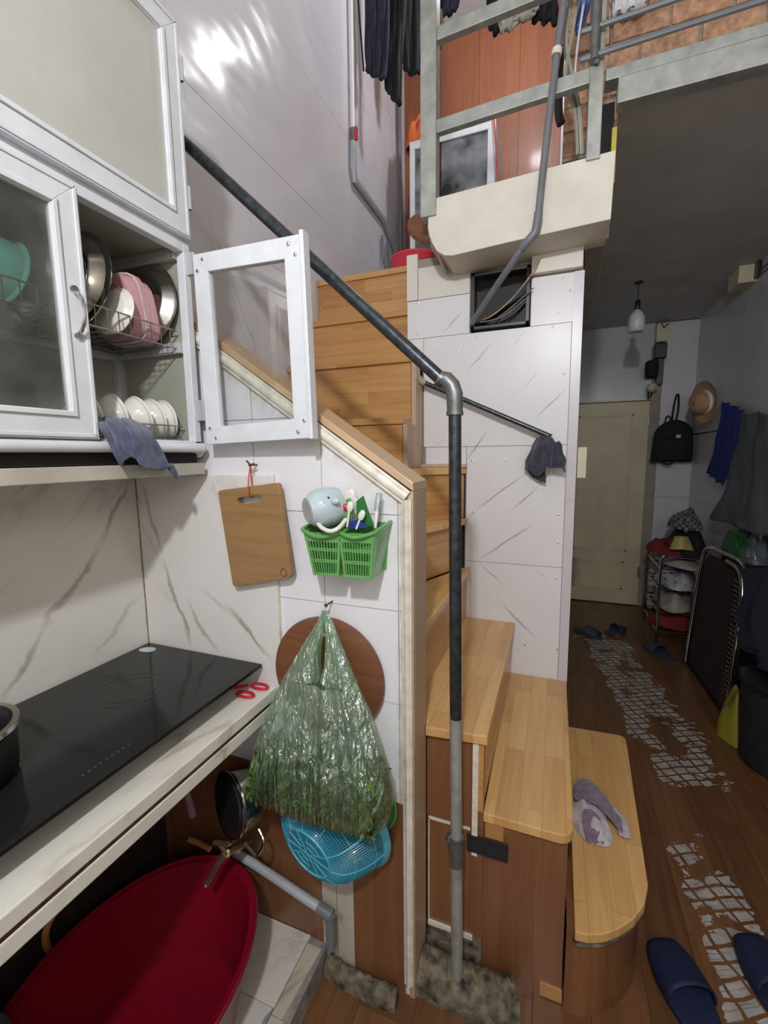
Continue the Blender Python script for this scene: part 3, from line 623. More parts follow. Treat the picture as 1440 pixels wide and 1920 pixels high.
# ================================================================== HANDRAIL
hr = thing('stair_handrail', 'dark steel pipe handrail on a galvanised post', 'handrail', (-.21, 1.06, FZ))
e0 = Vector((-.229, 1.06, 1.627))
MB().tube([(-.207, 1.06, FZ), (-.214, 1.06, .44)], .0165, 14).tube([(-.214, 1.06, .44), (-.219, 1.06, .80)], .0155, 14).build('post', 'galvp', hr, 40, label='bare galvanised lower post')
MB().tube([(-.219, 1.06, .80), (-.228, 1.06, 1.60)], .0152, 14).build('post', 'darkpipe', hr, 40, label='black wrapped upper post')
rd = Vector((-.757, 0, .714)).normalized()
MB().tube([(-.228, 1.06, 1.575), (-.228, 1.06, 1.60), (-.229, 1.06, 1.622), (-.235, 1.06, 1.640), (-.249, 1.06, 1.655), e0+rd*.045], [.0185, .0195, .0195, .0195, .0195, .0190], 14).lathe([(.0205, 0), (.0205, .008)], (-.228, 1.06, 1.572), (0, 0, 1), 14).lathe([(.0205, 0), (.0205, .008)], e0+rd*.040, rd, 14).build('elbow', 'galv', hr, 40)
MB().tube([e0+rd*.03, e0+rd*1.37], .0160, 14).build('rail', 'darkpipe', hr, 40)
MB().tube([(-.213, 1.06, .375), (-.2145, 1.06, .455)], .0195, 14).tube([(-.214, 1.06, .44), (-.238, 1.055, .455)], .013, 10).lathe([(.021, 0), (.021, .008)], (-.2145, 1.06, .452), (0, 0, 1), 14).build('tee_fitting', 'galv', hr, 40)
lr = thing('pipe_handrail', 'thin steel rail running down the white divider wall', 'handrail', (-.3, 1.95, 1.5))
MB().tube([(-.575, 1.945, 1.805), (-.02, 1.945, 1.545)], .0105, 12).build('rail', 'darkpipe', lr, 40)
MB().tube([(-.59, 1.97, 1.825), (-.575, 1.945, 1.805), (-.55, 1.945, 1.793)], [.014, .016, .013], 10).box(-.60, -.578, 1.955, 1.99, 1.80, 1.86).build('bracket', 'cable', lr, 40)
MB().tube([(-.06, 1.945, 1.563), (-.06, DY, 1.563)], .007, 8).build('bracket', 'galv', lr, 40)

# ================================================================== WALL CABINET
X1 = -.93; X0 = LX+.004; YR = .985; YL = -.45
cb = thing('wall_cabinet', 'white aluminium kitchen wall cabinet above the black hob', 'cabinet', (-1.07, .3, 1.44))
B(X0, X0+.008, YL, YR, 1.49, 2.56).build('back_panel', 'grey_board', cb, 0)
B(X0+.008, X1-.02, YR-.012, YR-.006, 1.5, 2.56).build('side_panel', 'grey_board', cb, 0)
B(X0, X1, YL, YL+.01, 1.49, 2.56).build('side_panel', 'alu', cb, 0)
B(X0+.008, X1-.025, YL, YR-.012, 2.028, 2.036).build('inner_shelf', 'grey_board', cb, 0); B(X0, X1, YL, YR, 2.553, 2.565).build('top_panel', 'alu', cb, 0)
m = MB(); m.box(X1-.025, X1, YR-.022, YR, 1.49, 2.56).box(X1-.025, X1, YL, YR-.022, 2.015, 2.050).box(X1-.025, X1, YL, YR-.022, 2.535, 2.56).box(X1-.025, X1, YL, YR, 1.497, 1.525)
m.box(X1-.022, X1-.002, .650, .672, 1.525, 2.015); m.build('front_frame', 'alu', cb, 0, bevel=.002)
m = MB(); m.box(X0+.008, X0+.03, YR-.035, YR-.012, 1.5, 2.03).box(X0+.008, X0+.03, YL, YR-.035, 1.755, 1.785).box(X0+.03, X1-.025, YR-.032, YR-.012, 1.760, 1.788).box(X0+.03, X1-.025, YR-.032, YR-.012, 2.0, 2.028)
m.build('inner_frame', 'alu_int', cb, 0, bevel=.0015)
B(X0+.01, X1-.026, YL, YR-.04, 1.497, 1.503).build('inner_shelf', 'alu_int', cb, 0)
def door_x(y0, y1, z0, z1, fwid, pane, x=X1):
    d = thing_part('door', cb)
    for q in ((y0, y1, z0, z0+fwid, 0), (y0, y1, z1-fwid, z1, 0), (y0, y0+fwid, z0, z1, 1), (y1-fwid, y1, z0, z1, 1)):
        mm = MB(); a, b_, c_, d_ = q[:4]
        # mitred bevelled profile: trapezoids
        if q[4] == 0:
            lo = c_ == z0; zo, zi = (c_, d_) if lo else (d_, c_)
            mm.prism([(x, a, zo), (x, b_, zo), (x, b_-fwid, zi), (x, a+fwid, zi)], (.017, 0, 0))
            zm = zo+(zi-zo)*.80; zn = zo+(zi-zo)*.97; mm.prism([(x+.017, a+fwid*.8, zm), (x+.017, b_-fwid*.8, zm), (x+.017, b_-fwid*.97, zn), (x+.017, a+fwid*.97, zn)], (.005, 0, 0))
            zm = zo+(zi-zo)*.06; zn = zo+(zi-zo)*.20; mm.prism([(x+.017, a+fwid*.1, zm), (x+.017, b_-fwid*.1, zm), (x+.017, b_-fwid*.2, zn), (x+.017, a+fwid*.2, zn)], (.003, 0, 0))
        else:
            lo = a == y0; yo, yi = (a, b_) if lo else (b_, a)
            mm.prism([(x, yo, z0), (x, yi, z0+fwid), (x, yi, z1-fwid), (x, yo, z1)], (.017, 0, 0))
            ym = yo+(yi-yo)*.80; yn = yo+(yi-yo)*.97; mm.prism([(x+.017, ym, z0+fwid*.8), (x+.017, yn, z0+fwid*.97), (x+.017, yn, z1-fwid*.97), (x+.017, ym, z1-fwid*.8)], (.005, 0, 0))
            ym = yo+(yi-yo)*.06; yn = yo+(yi-yo)*.20; mm.prism([(x+.017, ym, z0+fwid*.1), (x+.017, yn, z0+fwid*.2), (x+.017, yn, z1-fwid*.2), (x+.017, ym, z1-fwid*.1)], (.003, 0, 0))
        mm.build('frame_bar', 'alu', d, 0, bevel=.0012)
    B(x+.005, x+.010, y0+fwid*.9, y1-fwid*.9, z0+fwid*.9, z1-fwid*.9).build('pane' if 'pane' in pane else 'infill_panel', pane, d, 0)
    return d
def thing_part(name, parent):
    o = bpy.data.objects.new(name, None); o.empty_display_size = .02; COL.objects.link(o); o.parent = parent; ORG[o.name] = ORG[parent.name]; return o
door_x(.12, .975, 2.045, 2.55, .058, 'cream')
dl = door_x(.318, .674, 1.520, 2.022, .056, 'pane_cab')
hy = .648
MB().tube(smooth_path([(X1+.018, hy, 1.812), (X1+.030, hy, 1.806), (X1+.040, hy+.001, 1.785), (X1+.041, hy+.001, 1.760), (X1+.030, hy, 1.738), (X1+.018, hy, 1.732)], 4), [.004]*21, 8).lathe([(.009, 0), (.007, .005)], (X1+.017, hy, 1.817), (1, 0, 0), 12).lathe([(.009, 0), (.007, .005)], (X1+.017, hy, 1.727), (1, 0, 0), 12).build('handle', 'chrome', dl, 40)
# second glass door swung open towards the stairs
od = thing_part('door', cb)
yo = .955; dx0, dx1, dz0, dz1 = -.905, -.562, 1.521, 1.994; fwid = .047
tl_, tr_, br_, bl_ = Vector((-.893, yo, 1.998)), Vector((-.562, yo-.012, 1.985)), Vector((-.553, yo-.012, 1.523)), Vector((-.884, yo, 1.514))
ctr = (tl_+tr_+br_+bl_)/4
def inn(p): return p + Vector((math.copysign(fwid, ctr.x-p.x), 0, math.copysign(fwid, ctr.z-p.z)))
for a, b_ in ((tl_, tr_), (tr_, br_), (br_, bl_), (bl_, tl_)):
    MB().prism([a, b_, inn(b_), inn(a)], (0, .018, 0)).build('frame_bar', 'alu', od, 0, bevel=.0012)
MB().prism([inn(p)*1.0+Vector((0, .007, 0)) for p in (tl_, tr_, br_, bl_)], (0, .004, 0)).build('pane', 'pane', od, 0)
MB().obar(tr_+Vector((.006, .002, .003)), br_+Vector((.006, .002, -.003)), .011, .028, (0, 1, 0)).build('edge_profile', 'alu', od, 0, bevel=.002)
scw = []
for p in (tl_, tr_, br_, bl_):
    sx_, sz_ = math.copysign(1, ctr.x-p.x), math.copysign(1, ctr.z-p.z)
    scw += [p+Vector((sx_*.034, -.0005, sz_*.016)), p+Vector((sx_*.016, -.0005, sz_*.042))]
s0 = MB().lathe([(.0048, 0), (.0042, .003), (.0018, .0042)], scw[0], (0, -1, 0), 10).build('screw', 'chrome', od, 40)
for q in scw[1:]: o = s0.copy(); COL.objects.link(o); o.location = q-scw[0]
for z in (2.12, 2.42, 1.96, 1.58): MB().box(X1-.002, X1+.0195, YR-.014, YR-.004, z, z+.055).tube([(X1+.019, YR-.007, z), (X1+.019, YR-.007, z+.055)], .004, 8).build('hinge', 'alu_int', cb, 40)
MB().tube([(X1+.004, YL, 1.506), (X1+.004, YR-.002, 1.506)], .0135, 12).tube([(X1+.004, YR-.002, 1.506), (X1-.02, YR+.004, 1.49)], .0125, 10).build('rail_bar', 'alu', cb, 40)
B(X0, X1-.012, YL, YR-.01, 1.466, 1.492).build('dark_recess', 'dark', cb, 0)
B(X0, X1+.006, YL, YR, 1.432, 1.464).build('bottom_board', 'bottom_board', cb, 0, bevel=.002)

# wire dish racks
def rack(name, z, zt, label, y0, y1, step):
    t = thing(name, label, 'rack', (-1.06, .6, z))
    xa, xb = -.966, -1.17; m = MB()
    for x in (xa, xb):
        for zz in (z, zt): m.tube([(x, y0, zz), (x, y1, zz)], .0021, 6)
    for y in (y0, y1): m.tube([(xa, y, zt), (xb, y, zt)], .0021, 6); m.tube([(xa, y, z), (xb, y, z)], .0021, 6)
    m.build('frame', 'wire', t, 40)
    m0 = MB().tube([(xa, y0, zt), (xa, y0, z), (xb, y0, z), (xb, y0, zt)], .0015, 5).build('rib', 'wire', t, 40)
    n = int((y1-y0)/step)
    for k in range(1, n+1): o = m0.copy(); COL.objects.link(o); o.location = (0, k*step, 0)
    return t
rack('dish_rack', 1.772, 1.818, 'upper wire dish rack full of trays and plates', .02, .955, .0295)
rack('dish_rack', 1.528, 1.565, 'lower wire dish rack holding white rice bowls', .02, .955, .035)
# dishes standing on edge in the upper rack (axis along y)
def dish(name, mat, y, r, d, tilt, label, cat, x=-1.075, z0=1.776, group=None, prof=None, n=40):
    ax = Vector((-.10, math.cos(tilt), math.sin(tilt))).normalized()
    prof = prof or [(.001, -d), (r*.72, -d), (r*.78, -d*.9), (r*.9, -.004), (r, 0), (r, .002), (r*.9, .0), (r*.77, -d*.8), (r*.70, -d+.002), (.001, -d+.002)]
    c = Vector((x, y, z0+r*math.cos(tilt)+.002)); o = MB().lathe(prof, c, ax, n, cap0=False, cap1=False).build(name, mat, None, 40, label=label, cat=cat, group=group)
    return o
dish('steel_tray', 'steel', .945, .118, .022, -.14, 'large round stainless steel tray at the right end of the upper rack', 'tray')
dish('steel_tray', 'steel', .758, .118, .035, -.16, 'large round stainless steel tray left of the small white plate', 'tray')
dish('steel_pan', 'steel', .712, .100, .05, -.16, 'deep steel pan behind the left cabinet door frame', 'pan')
dish('white_plate', 'ceramic', .818, .060, .014, -.22, 'small white plate standing between steel tray and pink box', 'plate', x=-1.02)
dish('steel_platter', 'steel', .66, .115, .02, -.12, 'steel pot lid standing behind the left glass door', 'tray')
dish('teal_bowl', 'teal', .60, .074, .05, -.25, 'teal plastic bowl behind the left glass door', 'bowl', x=-1.05)
dish('clear_bowl', 'clearbag', .57, .062, .06, -.9, 'clear bowl under the teal bowl behind the left glass door', 'bowl', x=-1.03, z0=1.68)
dish('dark_pan', 'black', .47, .11, .04, -.12, 'dark pan at the far left behind the glass door', 'pan')
# pink rectangular lunch box with lid: rounded octagon plan, standing on edge
def ribbox(name, mat, y, hx, hz, d, label, cat, cx=-1.065, z0=1.778):
    t = thing(name, label, cat, (cx, y, z0)); c = Vector((cx, y, z0+hz)); tl = -.18
    def loop(k, off):
        P = []
        for i in range(32):
            a = 2*PI*i/32; ca, sa = math.cos(a), math.sin(a); q = (abs(ca)**4+abs(sa)**4)**(-.25)
            v = Vector((ca*q*hx*k, 0, sa*q*hz*k)); P.append(c+v+Vector((0, off+v.z*tl, 0)))
        return P
    L = [loop(.80, -d), loop(.86, -d), loop(.93, -.012), loop(1, -.010), loop(1, .004), loop(.95, .006), loop(.001, .006)]
    vs = sum(L, []); fs = []
    for i in range(len(L)-1):
        for k in range(32): fs.append((i*32+k, i*32+(k+1) % 32, (i+1)*32+(k+1) % 32, (i+1)*32+k))
    fs.append(tuple(range(31, -1, -1))); MB().add(vs, fs).build('body', mat, t, 40)
    MB().tube(loop(.965, -.013), .0032, 6, True).build('seal', 'lilac', t, 40, label='pale rim seal'); MB().tube(loop(.62, -d-.001), .002, 6, True).build('ridge', mat, t, 40)
    return t
ribbox('pink_box', 'pink', .885, .085, .082, .042, 'dusty pink plastic food box standing in the upper rack', 'box')
ribbox('pink_tray', 'pink', .908, .088, .078, .012, 'dusty pink tray right behind the pink food box', 'tray', cx=-1.07)
# bowls in the lower rack
bp = [(.020, -.050), (.024, -.050), (.024, -.044), (.040, -.030), (.051, -.012), (.055, 0), (.053, 0), (.049, -.012), (.038, -.028), (.001, -.040)]
def bowl(y, x, tilt, label, z=1.585):
    ax = Vector((.12, math.cos(tilt), math.sin(tilt))).normalized(); c = Vector((x, y, z))
    t = thing('rice_bowl', label, 'bowl', c-Vector((0, 0, .055)), 'rice bowls in the lower rack')
    MB().lathe(bp, c, ax, 32, cap0=True, cap1=True).build('body', 'ceramic', t, 40); MB().lathe([(.0525, -.0085), (.0535, -.006)], c, ax, 32, cap0=False, cap1=False).build('band', 'alu_int', t, 40)
for y, x, tl, lb in ((.955, -1.03, .15, 'white rice bowl at the right end of the lower rack'), (.918, -1.03, .2, 'white rice bowl second from the right in the lower rack'),
                     (.865, -1.02, .25, 'large pale rice bowl in the middle of the lower rack'), (.805, -1.03, .2, 'rice bowl left of the pale bowl above the blue towel'), (.755, -1.05, .2, 'rice bowl half hidden behind the blue towel')): bowl(y, x, tl, lb)
# blue towel draped over the cabinet rail
cloth('hand_towel', 'denim', [[BX(-.95, 178, 782), BX(-.94, 205, 780), BX(-.94, 232, 785), BX(-.94, 268, 795)], [BX(-.905, 188, 802), BX(-.90, 215, 800), BX(-.895, 245, 802), BX(-.90, 285, 812)],
      [BX(-.890, 205, 835), BX(-.885, 232, 838), BX(-.885, 262, 838), BX(-.89, 305, 848)], [BX(-.89, 222, 872), BX(-.885, 250, 858), BX(-.885, 276, 880), BX(-.89, 322, 878)]], wob=.006, seed=4,
      label='slate blue hand towel draped over the cabinet rail', cat='towel')
MB().tube([BX(-.892, 318, 872), BX(-.892, 328, 888), BX(-.892, 332, 900)], [.009, .007, .003], 8).build('towel_loop', 'denim', bpy.data.objects['hand_towel'], 40)

# ================================================================== COUNTER
ct = thing('counter', 'white marble kitchen counter with a stained front edge', 'counter', (-.97, .3, .74))
CX = -.728
B(LX+.001, CX, -.6, PY-.011, .788, .82).build('worktop', 'counter', ct, 0, bevel=.003)
B(LX+.05, CX-.006, -.6, PY-.013, .776, .788).build('dark_joint', 'rust', ct, 0)
B(CX-.05, CX-.004, -.6, PY-.020, .742, .776).build('apron', 'counter', ct, 0, bevel=.003)
B(LX+.001, LX+.05, -.6, PY-.02, .742, .776).build('batten', 'dark', ct, 0)
hb = thing('hob', 'black glass induction hob on the marble counter', 'hob', (-1.0, .6, .82))
MB().box(-1.207, -.768, .20, .992, .878, .888).build('glass_top', 'hob', hb, 0, bevel=.0015); B(-1.18, -.86, .24, .93, .82, .878).build('body', 'black', hb, 0)
MB().lathe([(.027, 0), (.027, .0006)], (-1.165, .950, .888), (0, 0, 1), 28, 1., .62, xdir=(1, .2, 0)).build('sticker', 'sticker', hb, 0, label='oval silver sticker')
for k in range(9): B(-.812, -.809, .50+k*.012, .504+k*.012, .888, .8883).build('marking', 'galv', hb, 0)
for yy in (.36, .76):
    for rr_ in (.085, .062): MB().tube([(-1.0+rr_*math.cos(a*PI/24), yy+rr_*math.sin(a*PI/24), .8882) for a in range(48)], .0004, 4, True).build('ring_mark', 'black', hb, 0)
pt = thing('black_pot', 'black pot with a steel rim at the left edge of the hob', 'pot', (-1.0, .40, .888))
MB().lathe([(.085, 0), (.096, .012), (.100, .095), (.097, .1), (.09, .092), (.088, .02), (.001, .018)], (-1.0, .395, .889), (0, 0, 1), 36, cap1=False).build('body', 'black', pt, 40)
MB().lathe([(.101, .090), (.106, .098), (.104, .106), (.094, .106), (.092, .096)], (-1.0, .395, .889), (0, 0, 1), 36, cap0=False, cap1=False).build('rim', 'steel', pt, 40)
scs = thing('scissors', 'red handled scissors lying half under the hob', 'scissors', (-.80, .96, .82))
for (u, v) in ((487, 1287), (460, 1302)):
    c = BZ(.826, u, v); MB().tube([c+Vector((.021*math.cos(a*PI/12)*1.25, .0125*math.sin(a*PI/12), 0)) for a in range(24)], .0042, 8, True).build('handle', 'red', scs, 40)
for (a, b_) in (((-.805, .975), (-.85, .93)), ((-.835, .948), (-.85, .98))):
    MB().tube([(a[0], a[1], .826), (b_[0], b_[1], .826)], .0042, 8).build('shank', 'red', scs, 40)
MB().obar((-.84, .945, .8245), (-.95, .90, .8245), .012, .002).obar((-.84, .965, .8265), (-.95, .93, .8265), .012, .002).build('blade', 'steel', scs, 0)

# ================================================================== UNDER THE COUNTER
tf = B(LX, -.592, -.6, PY-.005, FZ, .018).build('trim_10', 'curb', smooth=0, kind='structure')
for i, (x0, x1) in enumerate(((LX, -.925), (-.924, -.648))):
    for y0, y1 in ((.0, .27), (.271, .545), (.546, .815), (.816, 1.008)):
        B(x0, x1-.001, y0, y1-.001, .018, .0225+R.uniform(0, .001)).build('tile', 'pebble' if (y0 < .6 or (i == 1 and y0 < .8)) else 'floortile', tf, 0)
for y0, y1 in ((.2, .45), (.452, .70), (.702, .80), (.802, .985)): MB().prism([(-.646, y0, .018), (-.596+R.uniform(-.02, 0), y0, .018), (-.596+R.uniform(-.012, 0), y1, .018), (-.646, y1, .018)], (0, 0, .006)).build('tile', 'curbtile', tf, 0)
bs = thing('basin', 'large red plastic basin under the counter', 'basin', (-.98, .60, .022))
bc = (-.885, .615, .024); BSX = .84
MB().lathe([(.001, .004), (.20, .004), (.215, .008), (.265, .215), (.272, .24), (.286, .243), (.290, .236), (.280, .226), (.226, 0), (.001, 0)], bc, (0, 0, 1), 64, BSX, 1.12, xdir=(1, 0, 0), cap0=False, cap1=False).build('bowl', 'basin', bs, 40)
MB().tube([(bc[0]+.288*BSX*math.cos(a*PI/40), bc[1]+.3225*math.sin(a*PI/40), bc[2]+.24) for a in range(80)], .006, 8, True).build('rim', 'basin', bs, 40)
# pots hanging below the worktop against the partition
sp = thing('steel_pot', 'stainless steel pot hanging sideways under the counter', 'pot', (-.82, .93, .55))
ax = Vector((-.40, -.85, .12)); pc = Vector((-.795, .945, .500))
MB().lathe([(.001, 0), (.070, 0), (.076, .006), (.084, .06), (.090, .064), (.090, .068), (.084, .068)], pc, ax, 40, cap0=False, cap1=False).build('body', 'steel', sp, 40)
MB().lathe([(.084, .064), (.076, .072), (.001, .074)], pc, ax, 40, cap0=False, cap1=False).build('lid', 'black', sp, 40); MB().lathe([(.0835, .054), (.087, .057)], pc, ax, 40, cap0=False, cap1=False).build('ridge', 'chrome', sp, 40)  # black disc across the mouth, coloured in for the pot's shaded interior
MB().tube(smooth_path([pc+Vector((.055, -.04, -.055)), pc+Vector((.078, -.05, -.08)), pc+Vector((.06, -.06, -.115)), pc+Vector((.025, -.065, -.085))], 5), .005, 8).build('handle', 'steel', sp, 40)
dk = thing('purple_pan', 'dark pan with a purple handle under the counter', 'pan', (-.95, .86, .55))
MB().lathe([(.001, 0), (.095, 0), (.102, .01), (.108, .07), (.105, .07), (.098, .01), (.001, .006)], (-1.02, .93, .62), (-.45, -.8, -.1), 36, cap0=False, cap1=False).build('body', 'black', dk, 40)
MB().tube([BY(.85, 345, 1462), BY(.84, 352, 1490), BY(.84, 362, 1530)], [.006, .009, .011], 8).build('handle', pm('purple_plastic', (.22, .10, .16), .4), dk, 40)
# tap and pipe
tp = thing('brass_tap', 'worn brass tap over the red basin', 'tap', (-.83, .88, .36))
a0, a1 = BY(.86, 424, 1600), BY(.83, 388, 1658)
MB().tube([(-.845, .99, .30), a0], .012, 10).tube(smooth_path([a0, a0.lerp(a1, .35)+Vector((0, 0, .006)), a0.lerp(a1, .75), a1], 4), [.013, .013, .012, .012, .011, .010, .010, .009, .009, .009, .008, .008, .010], 10).build('spout', 'brass', tp, 40)
MB().tube([a0+Vector((0, 0, .0)), a0+Vector((-.01, -.01, .035))], .007, 8).obar(a0+Vector((-.03, -.012, .036)), a0+Vector((.018, -.008, .040)), .012, .006).build('lever', 'brass', tp, 40)
pp = thing('water_pipe', 'grey plastic water pipe running along the partition base', 'pipe', (-.7, .98, .15))
MB().tube([(-.93, .985, .246), (-.815, .982, .226), (-.57, .975, .170)], .0135, 12).build('tube', 'pvcpipe2', pp, 40); MB().tube([(-.60, .976, .177), (-.555, .974, .167)], .017, 12).tube([(-.56, .974, .168), (-.56, .974, .06)], .014, 10).build('elbow', 'pvcpipe', pp, 40)
MB().tube(smooth_path([BX(-1.19, 118, 1690), BX(-1.19, 97, 1720), BX(-1.19, 85, 1755), BX(-1.19, 95, 1785), BX(-1.19, 120, 1800)], 6), .009, 10).build('orange_hose', pm('orange_hose', (.42, .16, .05), .45), None, 40, label='orange hose curving behind the red basin', cat='hose')
MB().tube(smooth_path([BY(.93, 355, 1574), BY(.93, 372, 1580), BY(.92, 393, 1592)], 5), .008, 8).build('orange_hose', pm('orange_hose_end', (.42, .16, .05), .45), None, 40, label='short orange hose end above the brass tap', cat='hose')
bk = thing('grey_bucket', 'dark grey bucket in the bottom left corner', 'bucket', (-.83, .30, .02))
MB().lathe([(.001, .004), (.10, .004), (.135, .26), (.142, .265), (.142, .275), (.131, .27), (.09, 0), (.001, 0)], (-1.06, .36, .0225), (0, 0, 1), 40, .62, .62, cap0=False, cap1=False).build('body', pm('dark_grey_plastic', (.05, .055, .058), .5), bk, 40)

# ================================================================== ON THE PARTITION WALL
def nail(p, name='nail', label='', ln=.03):
    p = Vector(p); return MB().lathe([(.0022, 0), (.0022, -ln), (.005, -ln), (.005, -ln-.002)], p, (0, 1, 0), 8).build(name, 'rust', None, 40, label=label, cat='nail')
# cutting board, hung at a slight angle
t = thing('cutting_board', 'rectangular wooden cutting board hanging by a red cord', 'cutting board', (-.76, .985, 1.08))
q = [BY(.975, 408, 920), BY(.975, 521, 905), BY(.975, 548, 1083), BY(.975, 437, 1101)]
def q2(u, v): return q[0].lerp(q[1], u).lerp(q[3].lerp(q[2], u), v)
bm = bmesh.new()
outer = [q2(*p) for p in ((.05, 0), (.95, 0), (.985, .008), (1, .03), (1, .96), (.97, .985), (.94, 1), (.05, 1), (.015, .99), (0, .97), (0, .03), (.015, .008))]
inner = [q2(*p) for p in ((.345, .098), (.665, .098), (.71, .115), (.71, .145), (.665, .168), (.345, .168), (.30, .148), (.30, .115))]
def ring(pts, y): return [bm.verts.new((p.x, p.y+y, p.z)) for p in pts]
fo, fi, bo, bi = ring(outer, 0), ring(inner, 0), ring(outer, .017), ring(inner, .017)
def edges(vs): return [bm.edges.new((vs[i], vs[(i+1) % len(vs)])) for i in range(len(vs))]
for o_, i_ in ((fo, fi), (bo, bi)): bmesh.ops.triangle_fill(bm, use_beauty=True, edges=edges(o_)+edges(i_))
for f_, b_ in ((fo, bo), (fi, bi)):
    for i in range(len(f_)): bm.faces.new((f_[i], f_[(i+1) % len(f_)], b_[(i+1) % len(f_)], b_[i]))
bm.verts.index_update(); mb = MB(); mb.v = [v.co.copy() for v in bm.verts]; mb.f = [tuple(v.index for v in f.verts) for f in bm.faces]; bm.free()
mb.build('board', 'board', t, 30, bevel=.0015)
MB().tube([q2(.88, .935)+Vector((.009*math.cos(a*PI/8), -.0005, .011*math.sin(a*PI/8))) for a in range(16)], .0012, 5, True).build('brand_mark', 'rust', t, 40)
hp = BY(.985, 470, 872); ip = q2(.53, .10)
MB().tube(smooth_path([hp, hp.lerp(ip, .5)+Vector((.003, -.012, 0)), ip+Vector((.002, -.006, 0)), ip+Vector((-.004, .02, .004)), hp.lerp(ip, .5)+Vector((-.006, .012, 0)), hp+Vector((-.003, .004, 0))], 5), .0018, 6).build('hanging_cord', 'redcord', t, 40)
nail((hp.x, PY, hp.z), label='rusty nail holding the cutting board cord'); 
MB().tube([hp+Vector((-.012, -.002, .012)), hp, hp+Vector((.013, -.002, .004))], .0025, 6).build('knot', 'rust', t, 40)

# green slotted baskets
def basket(name, label, tl, tr, bl, br, yf, y1):
    """front corners given as 3D points; back edge at y1"""
    t = thing(name, label, 'basket', (tl.x, y1, bl.z)); dep = y1-yf
    def F(u, v): return tl.lerp(tr, u).lerp(bl.lerp(br, u), v)
    def bar(m, a, b_, w_): m.obar(a, b_, w_, .0035, (0, 1, 0))
    m = MB()
    for u in [k/11 for k in range(12)]:
        w_ = .006 if u in (0, 1) else .0022
        bar(m, F(u*.9+.05, .10), F(u*.9+.05, 1), w_)
    for v, w_ in ((.12, .022), (.38, .003), (.42, .003), (.64, .003), (.68, .003), (.97, .007)):
        a, b_ = F(.02, v), F(.98, v); m.obar(a, b_, w_, .0034, (0, 1, 0))
    m.build('front', 'green', t, 30)
    for s_, (tp_, bt_) in ((0, (tl, bl)), (1, (tr, br))):
        dx = -.004 if s_ == 0 else .004
        mm = MB(); po = [tp_, bt_, Vector((bt_.x-dx*1.5, y1, bt_.z)), Vector((tp_.x+dx*1.2, y1, tp_.z+.012))]
        mm.prism(po, (.002 if s_ == 0 else -.002, 0, 0)); mm.build('side', 'green', t, 0)
    MB().prism([Vector((tl.x, y1, tl.z+.012)), Vector((tr.x, y1, tr.z+.012)), Vector((br.x, y1, br.z)), Vector((bl.x, y1, bl.z))], (0, -.002, 0)).build('back', 'green', t, 0)
    MB().prism([bl, br, Vector((br.x-.004, y1, br.z)), Vector((bl.x+.004, y1, bl.z))], (0, 0, .002)).build('bottom', 'green', t, 0)
    mid = tl.lerp(tr, .5)+Vector((0, -.012, -.010))
    pts = [Vector((tl.x-.003, y1, tl.z+.013)), tl+Vector((-.004, .02, .006)), tl+Vector((.004, -.002, 0)), mid, tr+Vector((-.004, -.002, 0)), tr+Vector((.004, .02, .006)), Vector((tr.x+.003, y1, tr.z+.013))]
    MB().tube(smooth_path(pts, 6), .0052, 8).build('rim', 'green', t, 40)
    return t
yf = .915
basket('green_basket', 'left green slotted basket carrying the pale blue cup', BY(yf, 568, 995), BY(yf, 640, 1000), BY(yf, 588, 1078), BY(yf, 636, 1080), yf, PY-.003)
basket('green_basket', 'right green slotted basket holding spoons and packets', BY(yf, 634, 997), BY(yf, 703, 1000), BY(yf, 645, 1082), BY(yf, 697, 1086), yf, PY-.003)
# pale blue cup lying on the left basket
t = thing('blue_cup', 'pale blue and white cup lying sideways on the left basket', 'cup', BY(.95, 605, 985))
c0 = BY(.898, 576, 958); c1 = BY(.985, 652, 942); axc = (c1-c0).normalized(); L = (c1-c0).length
pr = lambda k: (.0385+.0105*math.sin(PI*min(1, k*1.15))**.8)
ks = [k/12 for k in range(13)]
MB().lathe([(.001, .002), (.026, .002), (.029, 0)]+[(pr(k)*(.80+.2*min(1, k*5)), k*L) for k in ks[:10]], c0, axc, 36, cap0=False, cap1=False).build('body', 'cupblue', t, 50)
MB().lathe([(pr(k)*(.80+.2*min(1, k*5)), k*L) for k in ks[9:]]+[(pr(1)-.004, L), (pr(.8)-.005, L*.7)], c0, axc, 36, cap0=False, cap1=False).build('rim_half', 'ceramic', t, 50, label='white glazed half')
MB().lathe([(.0275, .0), (.026, -.0012), (.022, -.0006), (.001, -.0002)], c0, axc, 30, cap0=False, cap1=False).build('base', 'alu_int', t, 40)
sn = BY(.905, 628, 940); MB().ball(sn, .012, .006, .008).build('snout', 'cupblue', t, 60); MB().ball(sn+Vector((-.017, .000, .007)), .0035, .003, .004).build('eye', 'black', t, 60)
MB().tube(smooth_path([BY(.905, 592, 974), BY(.892, 603, 989), BY(.89, 620, 996), BY(.90, 636, 989), BY(.925, 648, 974)], 6), .0052, 8).build('handle', 'ceramic', t, 40)
